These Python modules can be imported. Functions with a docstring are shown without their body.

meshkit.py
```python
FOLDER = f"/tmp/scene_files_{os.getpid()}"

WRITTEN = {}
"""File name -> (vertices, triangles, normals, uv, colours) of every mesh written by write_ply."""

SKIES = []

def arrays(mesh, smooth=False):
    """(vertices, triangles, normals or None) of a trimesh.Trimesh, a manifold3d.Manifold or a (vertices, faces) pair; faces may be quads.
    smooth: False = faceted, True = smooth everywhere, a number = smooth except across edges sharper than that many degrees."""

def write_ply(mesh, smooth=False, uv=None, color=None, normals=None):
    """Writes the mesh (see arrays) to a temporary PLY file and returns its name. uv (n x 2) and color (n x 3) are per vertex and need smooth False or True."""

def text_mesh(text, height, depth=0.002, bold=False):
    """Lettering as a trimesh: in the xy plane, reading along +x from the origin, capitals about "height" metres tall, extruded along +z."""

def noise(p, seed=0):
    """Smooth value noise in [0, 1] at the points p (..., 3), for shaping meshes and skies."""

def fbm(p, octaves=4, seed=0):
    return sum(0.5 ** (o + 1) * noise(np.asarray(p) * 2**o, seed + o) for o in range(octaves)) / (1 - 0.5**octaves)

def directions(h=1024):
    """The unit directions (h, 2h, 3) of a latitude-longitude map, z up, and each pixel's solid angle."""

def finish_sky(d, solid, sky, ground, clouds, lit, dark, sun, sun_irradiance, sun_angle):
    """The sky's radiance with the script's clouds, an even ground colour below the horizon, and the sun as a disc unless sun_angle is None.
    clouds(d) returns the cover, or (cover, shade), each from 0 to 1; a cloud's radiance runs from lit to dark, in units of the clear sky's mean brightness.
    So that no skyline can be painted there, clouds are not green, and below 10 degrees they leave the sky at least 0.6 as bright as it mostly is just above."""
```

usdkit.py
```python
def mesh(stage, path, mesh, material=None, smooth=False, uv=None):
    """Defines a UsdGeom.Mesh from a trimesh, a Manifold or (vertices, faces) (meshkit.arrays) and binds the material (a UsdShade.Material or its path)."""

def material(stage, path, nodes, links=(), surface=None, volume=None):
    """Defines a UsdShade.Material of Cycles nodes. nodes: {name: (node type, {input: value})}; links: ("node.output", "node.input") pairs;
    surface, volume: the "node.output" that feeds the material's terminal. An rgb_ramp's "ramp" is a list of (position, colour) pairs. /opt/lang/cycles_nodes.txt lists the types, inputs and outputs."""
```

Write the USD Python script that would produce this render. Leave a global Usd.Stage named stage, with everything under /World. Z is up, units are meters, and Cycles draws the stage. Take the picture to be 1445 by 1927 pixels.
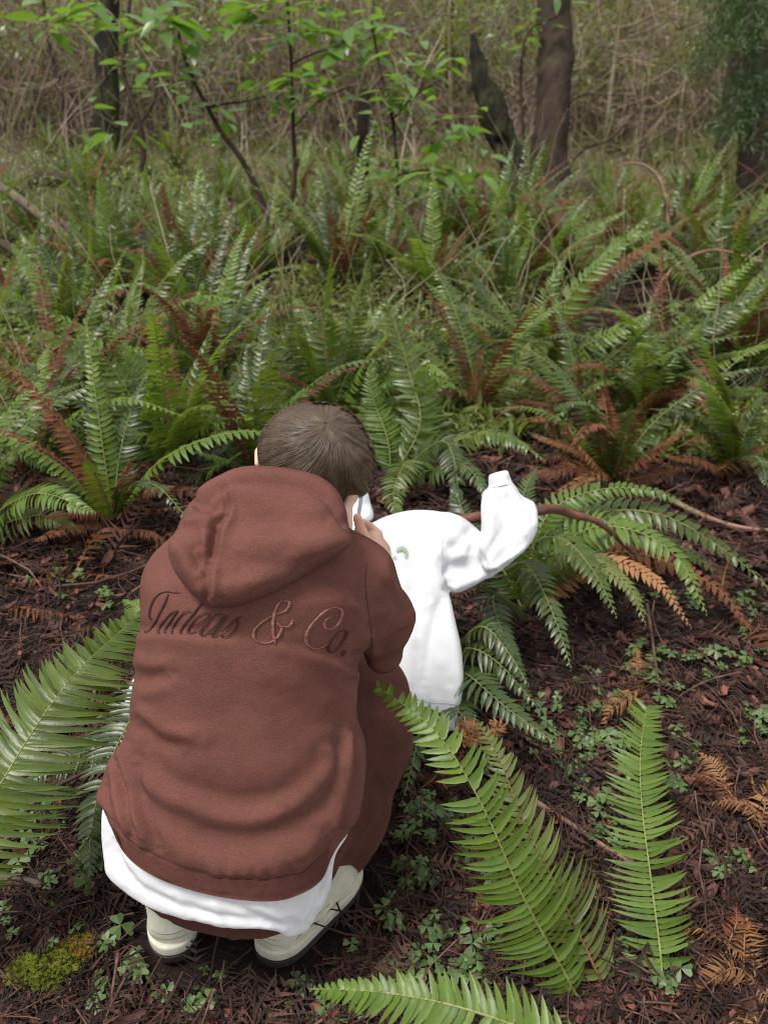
import math, random
import numpy as np, trimesh, usdkit
from scipy import ndimage, sparse
from scipy.spatial import cKDTree
from meshkit import fbm, noise
from pxr import Usd, UsdGeom, UsdLux, UsdShade, Gf, Sdf, Vt

rng = np.random.default_rng(7)
stage = Usd.Stage.CreateInMemory()
UsdGeom.SetStageUpAxis(stage, UsdGeom.Tokens.z)
UsdGeom.SetStageMetersPerUnit(stage, 1.0)
world = UsdGeom.Xform.Define(stage, '/World')
stage.SetDefaultPrim(world.GetPrim())
UsdGeom.Scope.Define(stage, '/World/Looks')

# ------------------------------------------------------------------ camera
F, CX, CY = 1603.0, 722.5, 963.5          # focal length and centre in pixels of the photograph (1445 x 1927)
CAM_H, PITCH = 1.45, math.radians(28.3)
EXPOSURE = 1.44
RIGHT = np.array([1.0, 0, 0])
FWD = np.array([0, math.cos(PITCH), -math.sin(PITCH)])
UP = np.array([0, math.sin(PITCH), math.cos(PITCH)])
CAM = np.array([0, 0, CAM_H])
cam = UsdGeom.Camera.Define(stage, '/World/camera')
cam.CreateHorizontalApertureAttr(36.0)
cam.CreateFocalLengthAttr(36.0 * F / 1445)
cam.CreateClippingRangeAttr(Gf.Vec2f(0.05, 500))
cam.CreateFStopAttr(6.5)
cam.CreateFocusDistanceAttr(1.45)
cam.CreateExposureAttr(EXPOSURE)
xf = UsdGeom.Xformable(cam)
xf.AddTranslateOp().Set(Gf.Vec3d(*map(float, CAM)))
xf.AddRotateXOp().Set(90 - math.degrees(PITCH))

# ------------------------------------------------------------------ sky and soft sun
SUN_EL, SUN_AZ = math.radians(66), math.radians(245)     # azimuth from +y towards +x
sun_dir = np.array([math.sin(SUN_AZ) * math.cos(SUN_EL), math.cos(SUN_AZ) * math.cos(SUN_EL), math.sin(SUN_EL)])
sky_mat = usdkit.material(stage, '/World/Looks/overcast_sky', {
    'tc': ('texture_coordinate', {}),
    'sky': ('sky_texture', {'sky_type': 'single_scattering', 'sun_disc': False, 'sun_elevation': SUN_EL, 'sun_rotation': SUN_AZ, 'aerosol_density': 2.0}),
    'no': ('noise_texture', {'scale': 2.2, 'detail': 5.0, 'roughness': 0.55}),
    'ramp': ('rgb_ramp', {'ramp': [(0.3, (6.4, 6.5, 6.5)), (0.7, (10.8, 10.5, 9.9))]}),
    'mx': ('mix', {'fac': 0.85}),
    'bg': ('background_shader', {'strength': 0.05})},
    [('tc.generated', 'no.vector'), ('no.fac', 'ramp.fac'), ('sky.color', 'mx.color1'), ('ramp.color', 'mx.color2'), ('mx.color', 'bg.color')], surface='bg.background')
dome = UsdLux.DomeLight.Define(stage, '/World/sky')
UsdShade.MaterialBindingAPI.Apply(dome.GetPrim()).Bind(sky_mat)
sun = UsdLux.DistantLight.Define(stage, '/World/sun')
sun.CreateIntensityAttr(0.40)
sun.CreateAngleAttr(18.0)
sun.CreateNormalizeAttr(True)
sun.CreateColorAttr(Gf.Vec3f(1.0, 0.95, 0.88))
q = Gf.Rotation(Gf.Vec3d(0, 0, 1), Gf.Vec3d(*map(float, sun_dir)))
UsdGeom.Xformable(sun).AddOrientOp(UsdGeom.XformOp.PrecisionDouble).Set(Gf.Quatd(q.GetQuat()))

# ------------------------------------------------------------------ helpers
used = {}
def numbered(parent, name):
    k = (parent, name)
    n = used.get(k, 0)
    used[k] = n + 1
    return f'{parent}/{name}' + (f'_{n:03d}' if n else '')

def tag(o, label=None, cat=None, group=None, kind=None):
    p = o.GetPrim() if hasattr(o, 'GetPrim') else o
    for k, v in (('label', label), ('category', cat), ('group', group), ('kind', kind)):
        if v:
            p.SetCustomDataByKey(k, v)
    return p

def thing(name, label, cat, loc=(0, 0, 0), rotz=0.0, scale=None, group=None, kind=None):
    x = UsdGeom.Xform.Define(stage, numbered('/World', name))
    x.AddTranslateOp().Set(Gf.Vec3d(*map(float, loc)))
    if rotz:
        x.AddRotateZOp().Set(math.degrees(rotz))
    if scale:
        x.AddScaleOp().Set(Gf.Vec3f(scale, scale, scale))
    return tag(x, label, cat, group, kind)

def obj(name, m, mat, parent=None, smooth=True, origin=None):
    """one mesh prim; world coordinates, made local to `origin` (the parent's place)."""
    path = numbered(str(parent.GetPath()) if parent is not None else '/World', name)
    v, f = (np.asarray(m[0], float), np.asarray(m[1], int)) if isinstance(m, (tuple, list)) else (np.asarray(m.vertices), np.asarray(m.faces))
    if origin is not None:
        v = v - np.asarray(origin, float)
    return usdkit.mesh(stage, path, (v, f), mat, smooth=smooth).GetPrim()

def dup(root, loc, rotz, scale, label, cat, group):
    base = root.GetName().rstrip('0123456789').rstrip('_')
    x = UsdGeom.Xform.Define(stage, numbered('/World', base))
    p = x.GetPrim()
    p.GetReferences().AddInternalReference(root.GetPath())
    p.SetInstanceable(True)
    x.ClearXformOpOrder()
    x.AddTranslateOp().Set(Gf.Vec3d(*map(float, loc)))
    x.AddRotateZOp().Set(math.degrees(rotz))
    x.AddScaleOp().Set(Gf.Vec3f(scale, scale, scale))
    return tag(p, label, cat, group)

def part_x(name, parent):
    return UsdGeom.Xform.Define(stage, numbered(str(parent.GetPath()), name)).GetPrim()

def quads(f):
    f = np.asarray(f)
    return np.vstack([f[:, [0, 1, 2]], f[:, [0, 2, 3]]])

def joinm(ms):
    vs, fs, n = [], [], 0
    for v, f in ms:
        vs.append(v); fs.append(np.asarray(f) + n); n += len(v)
    return np.vstack(vs), np.vstack(fs)

def K(px, py, d):                      # pixel and depth -> metres in the camera's axes (x right, y up, d forward)
    return np.array([(px - CX) / F * d, -(py - CY) / F * d, d])
def cw(p):                             # camera axes -> world
    p = np.asarray(p, float)
    return CAM + p[..., :1] * RIGHT + p[..., 1:2] * UP + p[..., 2:3] * FWD
def W(px, py, d):
    return cw(K(px, py, d))
def crom(pts, n=8, closed=False):
    p = np.asarray(pts, float)
    if closed:
        p = np.vstack([p[-1], p, p[0], p[1]])
    else:
        p = np.vstack([2 * p[0] - p[1], p, 2 * p[-1] - p[-2]])
    out = []
    t = np.linspace(0, 1, n, endpoint=False)[:, None]
    for i in range(1, len(p) - 2):
        a, b, c, d = p[i - 1:i + 3]
        out.append(0.5 * (2 * b + (c - a) * t + (2 * a - 5 * b + 4 * c - d) * t ** 2 + (3 * b - a - 3 * c + d) * t ** 3))
    if not closed:
        out.append(p[-2][None])
    return np.vstack(out)

def frames(p, up0=(0, 0, 1)):
    t = np.gradient(p, axis=0); t /= np.linalg.norm(t, axis=1)[:, None] + 1e-12
    n = np.zeros_like(p); u = np.asarray(up0, float)
    for i in range(len(p)):
        v = u - t[i] * (u @ t[i])
        if np.linalg.norm(v) < 1e-3:
            v = np.cross(t[i], [1, 0.3, 0.2])
        n[i] = v / np.linalg.norm(v)
        u = n[i] if i else n[i]
    return t, n, np.cross(t, n)

def tube(p, r, k=6, jitter=0.0, seed=0, cap=True):
    p = np.asarray(p, float); r = np.broadcast_to(np.asarray(r, float), (len(p),))
    t, n, b = frames(p, (0.3, 0.2, 1))
    a = np.arange(k) / k * 2 * np.pi
    rr = r[:, None] * np.ones(k)
    if jitter:
        q = np.stack([np.cos(a)[None] * np.ones((len(p), 1)) * 1.5, np.sin(a)[None] * np.ones((len(p), 1)) * 1.5, np.arange(len(p))[:, None] * 0.35 * np.ones(k)], -1)
        rr = rr * (1 + jitter * (fbm(q + seed * 7.3, 3, seed) - 0.5) * 2)
    v = p[:, None] + rr[..., None] * (np.cos(a)[None, :, None] * n[:, None] + np.sin(a)[None, :, None] * b[:, None])
    v = v.reshape(-1, 3)
    i = np.arange(len(p) - 1)[:, None] * k; j = np.arange(k)[None]; j2 = (j + 1) % k
    f = quads(np.stack([i + j, i + j2, i + k + j2, i + k + j], -1).reshape(-1, 4))
    if cap:
        v = np.vstack([v, p[:1], p[-1:]]); c0, c1, m = len(v) - 2, len(v) - 1, (len(p) - 1) * k
        j = j[0]; j2 = j2[0]
        f = np.vstack([f, np.stack([np.full(k, c0), j2, j], -1), np.stack([np.full(k, c1), m + j, m + j2], -1)])
    return v, f

# --- implicit modelling
class Field:
    def __init__(s, lo, hi, h):
        s.lo, s.h = np.asarray(lo, float), h
        s.n = np.ceil((np.asarray(hi) - s.lo) / h).astype(int) + 1
        s.F = np.full(s.n, 1.0, np.float32)
        s.ax = [s.lo[i] + np.arange(s.n[i]) * h for i in range(3)]
    def block(s, lo, hi):
        a = np.clip(np.floor((np.asarray(lo) - s.lo) / s.h).astype(int), 0, s.n - 1)
        b = np.clip(np.ceil((np.asarray(hi) - s.lo) / s.h).astype(int) + 1, 1, s.n)
        sl = tuple(slice(a[i], b[i]) for i in range(3))
        X = np.meshgrid(*[s.ax[i][sl[i]] for i in range(3)], indexing='ij')
        return sl, X
    def add(s, fn, lo, hi, k=0.0):
        sl, X = s.block(lo, hi)
        if min(X[0].shape) == 0:
            return
        d = fn(*X).astype(np.float32); g = s.F[sl]
        if k > 0:
            hh = np.maximum(k - np.abs(g - d), 0) / k
            s.F[sl] = np.minimum(g, d) - hh * hh * k * 0.25
        else:
            s.F[sl] = np.minimum(g, d)
    def cone(s, a, b, ra, rb, k=0.02, flat=None):
        a, b = np.asarray(a, float), np.asarray(b, float); m = max(ra, rb) + k + 0.02
        ab = b - a; L = ab @ ab + 1e-12
        def fn(x, y, z):
            t = np.clip(((x - a[0]) * ab[0] + (y - a[1]) * ab[1] + (z - a[2]) * ab[2]) / L, 0, 1)
            return np.sqrt((x - a[0] - t * ab[0]) ** 2 + (y - a[1] - t * ab[1]) ** 2 + (z - a[2] - t * ab[2]) ** 2) - (ra + (rb - ra) * t)
        s.add(fn, np.minimum(a, b) - m, np.maximum(a, b) + m, k)
    def ell(s, c, r, k=0.02, rot=None):
        c, r = np.asarray(c, float), np.asarray(r, float)
        R = np.eye(3) if rot is None else rot
        m = r.max() + k + 0.02
        def fn(x, y, z):
            q = np.stack([x - c[0], y - c[1], z - c[2]], -1) @ R
            l = np.linalg.norm(q / r, axis=-1)
            g = np.linalg.norm(q / r ** 2, axis=-1) + 1e-9
            return l * (l - 1) / g
        s.add(fn, c - m, c + m, k)
    def mesh(s):
        Fd, h = s.F, s.h
        nx, ny, nz = Fd.shape
        ins = Fd < 0
        cnt = np.zeros((nx - 1, ny - 1, nz - 1), np.int8)
        for i, j, k in np.ndindex(2, 2, 2):
            cnt += ins[i:nx - 1 + i, j:ny - 1 + j, k:nz - 1 + k]
        cells = np.argwhere((cnt > 0) & (cnt < 8))
        idx = -np.ones(cnt.shape, np.int64)
        idx[tuple(cells.T)] = np.arange(len(cells))
        acc = np.zeros((len(cells), 3)); num = np.zeros(len(cells))
        corners = [np.array(c) for c in np.ndindex(2, 2, 2)]
        for a in corners:
            for ax in range(3):
                if a[ax]:
                    continue
                b = a.copy(); b[ax] = 1
                fa = Fd[tuple((cells + a).T)].astype(float); fb = Fd[tuple((cells + b).T)].astype(float)
                m = (fa < 0) != (fb < 0)
                t = np.where(m, fa / np.where(m, fa - fb, 1), 0)
                p = a + t[:, None] * (b - a)
                acc += np.where(m[:, None], p, 0); num += m
        v = s.lo + (cells + acc / num[:, None]) * h
        fs = []
        for ax in range(3):
            o1, o2 = [(1, 2), (2, 0), (0, 1)][ax]
            sl0 = [slice(1, -1)] * 3; sl0[ax] = slice(0, -1)
            sl1 = list(sl0); sl1[ax] = slice(1, None)
            # edges along ax whose four cells exist
            A = ins[tuple(sl0)]; B = ins[tuple(sl1)]
            e = np.argwhere(A != B)
            off = np.array([1, 1, 1]); off[ax] = 0
            e = e + off
            flip = ins[tuple(e.T)]
            d1 = np.eye(3, dtype=int)[o1]; d2 = np.eye(3, dtype=int)[o2]
            qd = np.stack([idx[tuple((e - d1 - d2).T)], idx[tuple((e - d2).T)], idx[tuple(e.T)], idx[tuple((e - d1).T)]], -1)
            qd[~flip] = qd[~flip][:, ::-1]
            fs.append(qd)
        f = quads(np.vstack(fs))
        return v, f

def vnorm(v, f):
    n = np.zeros_like(v); c = np.cross(v[f[:, 1]] - v[f[:, 0]], v[f[:, 2]] - v[f[:, 0]])
    for k in range(3):
        np.add.at(n, f[:, k], c)
    return n / (np.linalg.norm(n, axis=1)[:, None] + 1e-12)

def smooth_mesh(v, f, it=6, lam=0.5):
    e = np.unique(np.sort(np.vstack([f[:, [0, 1]], f[:, [1, 2]], f[:, [2, 0]]]), 1), axis=0)
    n = len(v)
    A = sparse.coo_matrix((np.ones(2 * len(e)), (np.r_[e[:, 0], e[:, 1]], np.r_[e[:, 1], e[:, 0]])), (n, n)).tocsr()
    deg = np.maximum(np.asarray(A.sum(1)).ravel(), 1)[:, None]
    iso = (np.asarray(A.sum(1)).ravel() == 0)[:, None]
    v = v.copy()
    for k in range(it):
        l = np.where(iso, 0, A @ v / deg - v)
        v += (lam if k % 2 == 0 else -lam * 1.04) * l
    return v, f

def outward(v, f):
    vol = np.einsum('ij,ij->i', v[f[:, 0]], np.cross(v[f[:, 1]], v[f[:, 2]])).sum()
    return f if vol > 0 else f[:, ::-1]

def to_world(v, f):
    w = cw(v)
    return w, outward(w - w.mean(0), f)

class Poly:
    """signed distance (pixels of the photograph's frame, positive inside) to a smooth outline, as a grid to look up."""
    def __init__(s, pts, blur=0.0, pad=60, sm=6):
        c = crom(pts, sm, closed=True) if sm > 1 else np.asarray(pts, float)
        s.c = c
        s.o = np.floor(c.min(0)) - pad
        s.st = 2.0
        n = np.ceil((c.max(0) + pad - s.o) / s.st).astype(int) + 1
        gx, gy = np.meshgrid(s.o[0] + np.arange(n[0]) * s.st, s.o[1] + np.arange(n[1]) * s.st, indexing='ij')
        a, b = c, np.roll(c, -1, 0)
        d = np.full(gx.shape, 1e9); ins = np.zeros(gx.shape, bool)
        for (ax, ay), (bx, by) in zip(a, b):
            ex, ey = bx - ax, by - ay
            t = np.clip(((gx - ax) * ex + (gy - ay) * ey) / (ex * ex + ey * ey + 1e-9), 0, 1)
            d = np.minimum(d, (gx - ax - t * ex) ** 2 + (gy - ay - t * ey) ** 2)
            cr = ((ay > gy) != (by > gy)) & (gx < ex * (gy - ay) / (by - ay + 1e-12) + ax)
            ins ^= cr
        d = np.sqrt(d)
        s.g = np.where(ins, d, -d)
        if blur:
            s.g = ndimage.gaussian_filter(s.g, blur / s.st)
    def __call__(s, px, py):
        return ndimage.map_coordinates(s.g, [(px - s.o[0]) / s.st, (py - s.o[1]) / s.st], order=1, mode='nearest')

def line_dist(px, py, pts, sm=6):
    c = crom(pts, sm) if len(pts) > 2 else np.asarray(pts, float)
    d = np.full(np.shape(px), 1e9)
    for (ax, ay), (bx, by) in zip(c[:-1], c[1:]):
        ex, ey = bx - ax, by - ay
        t = np.clip(((px - ax) * ex + (py - ay) * ey) / (ex * ex + ey * ey + 1e-9), 0, 1)
        d = np.minimum(d, (px - ax - t * ex) ** 2 + (py - ay - t * ey) ** 2)
    return np.sqrt(d)

def inflate(poly, d0, T, R, dn=None):
    """implicit of an outline blown up round the depth d0(py): half thickness T, edge radius R (metres)."""
    def fn(x, y, d):
        # outline measured at depth d0, found by one fixed point step
        dd = d0(x / d, -y / d) if callable(d0) else d0
        px, py = x / dd * F + CX, -y / dd * F + CY
        s = poly(px, py) / F * dd
        e = np.maximum(R - s, 0) / R
        return (np.sqrt(e ** 2 + ((d - dd) / T) ** 2) - 1) * min(R, T)
    return fn
def dlin(rows, deps):
    return lambda u, v: np.interp(v * F + CY, rows, deps)

def front_lookup(v, f):
    """depth of the camera-side surface of a mesh (camera axes) at pixels."""
    n = vnorm(v, f)
    vol = np.einsum('ij,ij->i', v[f[:, 0]] - v.mean(0), np.cross(v[f[:, 1]] - v.mean(0), v[f[:, 2]] - v.mean(0))).sum()
    n = n if vol > 0 else -n
    m = (n * v).sum(1) < -0.05 * np.linalg.norm(v, axis=1)
    p = v[m]; px = np.stack([p[:, 0] / p[:, 2] * F + CX, -p[:, 1] / p[:, 2] * F + CY], 1)
    o = np.floor(px.min(0)); cell = np.floor((px - o) / 8).astype(int)
    zb = np.full(cell.max(0) + 3, 9.0)
    np.minimum.at(zb, (cell[:, 0] + 1, cell[:, 1] + 1), p[:, 2])
    zb = ndimage.minimum_filter(zb, 3)
    near = p[:, 2] < zb[cell[:, 0] + 1, cell[:, 1] + 1] + 0.035
    p, px = p[near], px[near]
    t = cKDTree(px)
    def look(qx, qy, k=8):
        """plane through the nearest vertices, weighted by closeness."""
        q = np.stack([qx, qy], -1); sh = q.shape[:-1]; q = q.reshape(-1, 2)
        dd, ii = t.query(q, k=k)
        w = 1 / (dd + 0.7) ** 1.5
        A = np.concatenate([px[ii] - q[:, None], np.ones(ii.shape + (1,))], -1)
        AtA = np.einsum('nki,nkj,nk->nij', A, A, w) + np.eye(3) * 1e-3
        Atb = np.einsum('nki,nk,nk->ni', A, p[ii, 2], w)
        s = np.linalg.solve(AtA, Atb[..., None])[:, 2, 0]
        lo_, hi_ = p[ii, 2].min(1), p[ii, 2].max(1)
        return np.clip(s, lo_ - 0.001, hi_).reshape(sh)
    return look

# ------------------------------------------------------------------ terrain
def gh(x, y):
    x, y = np.asarray(x, float), np.asarray(y, float)
    z0 = np.zeros(np.broadcast(x, y).shape)
    q = np.stack([x + z0, y + z0, z0], -1)
    big = (fbm(q * 0.55 + 3.1, 3, 5) - 0.5) * 0.34 * np.clip((y - 1.6) / 3, 0, 1)
    mid = (fbm(q * 2.6, 3, 9) - 0.5) * 0.10 * np.clip((y - 0.8) / 2 + np.abs(x) * 0.35, 0.25, 1)
    fine = (fbm(q * 13, 3, 11) - 0.5) * 0.035
    hill = np.maximum(y - 11.5, 0)
    hill = 0.42 * hill ** 2 / (hill + 5.0) + 0.1 * np.maximum(y - 20, 0)
    return big + mid + fine + hill + 0.02 * np.maximum(y - 3, 0)
def G(px, py):
    ray = (px - CX) / F * RIGHT - (py - CY) / F * UP + FWD
    t = 0.6
    last = 0.6
    while t < 60:
        p = CAM + ray * t
        if p[2] < gh(p[0], p[1]):
            a, b = last, t
            for _ in range(20):
                m = (a + b) / 2; q = CAM + ray * m
                a, b = (m, b) if q[2] > gh(q[0], q[1]) else (a, m)
            return CAM + ray * b, b
        last = t; t *= 1.03
    return CAM + ray * 60, 60.0

# ------------------------------------------------------------------ materials
def mat(name, nodes, links, surface='p.BSDF', **kw):
    return usdkit.material(stage, '/World/Looks/' + name, nodes, links, surface=surface, **kw)

def noisy(name, cols, scale=8.0, rough=0.7, detail=5.0, bump=0.3, bscale=40.0, bdist=0.01, stretch=None, spec=0.4, sheen=0.0, coord='position'):
    nodes = {'g': ('geometry', {}), 'tc': ('texture_coordinate', {}), 'm': ('mapping', {'scale': stretch or (1, 1, 1)}),
             'n': ('noise_texture', {'scale': scale, 'detail': detail, 'roughness': 0.6}), 'r': ('rgb_ramp', {'ramp': cols}),
             'n2': ('noise_texture', {'scale': bscale, 'detail': 4.0, 'roughness': 0.65}), 'b': ('bump', {'strength': bump, 'distance': bdist}),
             'p': ('principled_bsdf', {'roughness': rough, 'specular_ior_level': spec, 'sheen_weight': sheen, 'sheen_roughness': 0.5})}
    src = 'g.position' if coord == 'position' else 'tc.object'
    links = [(src, 'm.vector'), ('m.vector', 'n.vector'), ('m.vector', 'n2.vector'), ('n.fac', 'r.fac'), ('r.color', 'p.base_color'), ('n2.fac', 'b.height'), ('b.normal', 'p.normal')]
    return mat(name, nodes, links)

def leafy(name, dark, light, tip=None, rough=0.38, trans=0.25, spec=0.5, scale=30.0, rnd=1.0, tcol=None):
    """leaf: colour varies from leaf to leaf (islands), from plant to plant, and with a fine mottling; some light passes through."""
    tcol = tcol or (light[0] * 1.5, light[1] * 1.5, light[2] * 0.9)
    nodes = {'g': ('geometry', {}), 'o': ('object_info', {}), 'tc': ('texture_coordinate', {}),
             'n': ('noise_texture', {'scale': scale, 'detail': 3.0}),
             'a1': ('math', {'math_type': 'multiply', 'value2': 0.40 * rnd}), 'a2': ('math', {'math_type': 'multiply_add', 'value2': 0.34 * rnd}),
             'a3': ('math', {'math_type': 'multiply_add', 'value2': 0.45}),
             'r': ('rgb_ramp', {'ramp': [(0.15, dark), (0.6, tuple((a + b) / 2 for a, b in zip(dark, light))), (0.90, light)] + ([(0.98, tip)] if tip else [])}),
             'p': ('principled_bsdf', {'roughness': rough, 'specular_ior_level': spec}),
             't': ('translucent_bsdf', {'color': tcol}),
             'mx': ('mix_closure', {'fac': trans}),
             'n2': ('noise_texture', {'scale': scale * 4, 'detail': 2.0}), 'b': ('bump', {'strength': 0.25, 'distance': 0.002})}
    links = [('tc.object', 'n.vector'), ('tc.object', 'n2.vector'), ('g.random_per_island', 'a1.value1'), ('o.random', 'a2.value1'), ('a1.value', 'a2.value3'), ('n.fac', 'a3.value1'), ('a2.value', 'a3.value3'),
             ('a3.value', 'r.fac'), ('r.color', 'p.base_color'), ('n2.fac', 'b.height'), ('b.normal', 'p.normal'), ('p.BSDF', 'mx.closure1'), ('t.BSDF', 'mx.closure2')]
    return mat(name, nodes, links, surface='mx.closure')

M = {}
M['fern'] = leafy('fern_green', (0.030, 0.056, 0.007), (0.145, 0.205, 0.024), tip=(0.20, 0.15, 0.035), spec=0.5, rough=0.38, trans=0.22)
M['fern_bright'] = leafy('fern_bright_green', (0.062, 0.118, 0.013), (0.175, 0.265, 0.036), tip=(0.26, 0.22, 0.05), rough=0.42, trans=0.3)
M['fern_deep'] = leafy('fern_deep_green', (0.021, 0.041, 0.009), (0.082, 0.128, 0.028), spec=0.5, rough=0.36, trans=0.18)
M['fern_yellow'] = leafy('fern_yellowing', (0.07, 0.10, 0.022), (0.20, 0.22, 0.06), rough=0.45, trans=0.3)
M['fern_dead'] = leafy('fern_dead_rust', (0.055, 0.021, 0.011), (0.26, 0.095, 0.040), rough=0.7, trans=0.15, spec=0.25, tcol=(0.25, 0.10, 0.04))
M['fern_tan'] = leafy('fern_dead_tan', (0.17, 0.075, 0.03), (0.42, 0.23, 0.10), rough=0.7, trans=0.15, spec=0.25, tcol=(0.35, 0.18, 0.08))
M['rachis'] = noisy('rachis_green', [(0.3, (0.11, 0.14, 0.035)), (0.7, (0.24, 0.25, 0.08))], 40, 0.5, bump=0.1)
M['rachis_brown'] = noisy('rachis_brown', [(0.3, (0.10, 0.05, 0.025)), (0.7, (0.26, 0.13, 0.06))], 40, 0.6, bump=0.1)
M['leaf'] = leafy('broad_leaf', (0.055, 0.12, 0.022), (0.17, 0.30, 0.05), rough=0.33, trans=0.35, spec=0.6, scale=12)
M['undergrowth'] = leafy('undergrowth_leaf', (0.055, 0.085, 0.016), (0.24, 0.28, 0.07), rough=0.35, trans=0.3, scale=6)  # lightened and yellowed: distant haze put into the leaf colour
M['sorrel'] = leafy('sorrel_leaf', (0.045, 0.085, 0.022), (0.17, 0.26, 0.085), rough=0.5, trans=0.2)
M['moss'] = noisy('moss', [(0.25, (0.035, 0.048, 0.007)), (0.55, (0.11, 0.13, 0.016)), (0.8, (0.22, 0.22, 0.035))], 60, 0.95, bump=1.0, bscale=220, bdist=0.006, spec=0.1)
M['bark'] = noisy('bark_dark', [(0.25, (0.018, 0.012, 0.010)), (0.6, (0.060, 0.042, 0.034)), (0.85, (0.11, 0.085, 0.07))], 6, 0.9, bump=1.0, bscale=14, bdist=0.05, stretch=(1, 1, 0.25), spec=0.2)
M['bark_moss'] = noisy('bark_mossy', [(0.3, (0.007, 0.006, 0.005)), (0.5, (0.013, 0.012, 0.007)), (0.74, (0.042, 0.052, 0.012))], 7, 0.9, bump=1.0, bscale=18, bdist=0.04, stretch=(1, 1, 0.4), spec=0.2)
M['bark_red'] = noisy('bark_reddish', [(0.25, (0.012, 0.007, 0.006)), (0.6, (0.036, 0.021, 0.017)), (0.85, (0.075, 0.046, 0.036))], 9, 0.9, bump=1.0, bscale=24, bdist=0.03, stretch=(1, 1, 0.2), spec=0.2)
M['bark_pale'] = noisy('bark_pale', [(0.25, (0.020, 0.014, 0.012)), (0.5, (0.050, 0.033, 0.027)), (0.68, (0.055, 0.050, 0.026)), (0.85, (0.13, 0.095, 0.08))], 9, 0.9, bump=1.0, bscale=24, bdist=0.04, stretch=(1, 1, 0.2), spec=0.2)
M['wood_grey'] = noisy('weathered_wood', [(0.25, (0.03, 0.02, 0.016)), (0.6, (0.10, 0.072, 0.058)), (0.85, (0.19, 0.14, 0.115))], 30, 0.85, bump=.8, bscale=90, bdist=.008, stretch=(.3, 1, 1))
M['twig'] = noisy('twig_brown', [(0.3, (0.03, 0.017, 0.013)), (0.7, (0.12, 0.066, 0.05))], 25, 0.75, bump=0.4, bscale=90, bdist=0.003)
M['twig_pink'] = noisy('twig_pinkish', [(0.3, (0.13, 0.065, 0.05)), (0.7, (0.30, 0.165, 0.13))], 18, 0.7, bump=0.4, bscale=90, bdist=0.003)
M['twig_red'] = noisy('branch_red_brown', [(0.3, (0.055, 0.020, 0.012)), (0.7, (0.16, 0.065, 0.04))], 16, 0.6, bump=0.4, bscale=70, bdist=0.004)
M['twig_moss'] = noisy('branch_mossy', [(0.3, (0.05, 0.035, 0.025)), (0.5, (0.11, 0.085, 0.06)), (0.7, (0.12, 0.13, 0.04))], 8, 0.85, bump=0.6, bscale=60, bdist=0.006)
M['needle'] = leafy('conifer_spray', (0.018, 0.045, 0.010), (0.080, 0.15, 0.030), rough=0.5, trans=0.15, scale=5)
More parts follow.
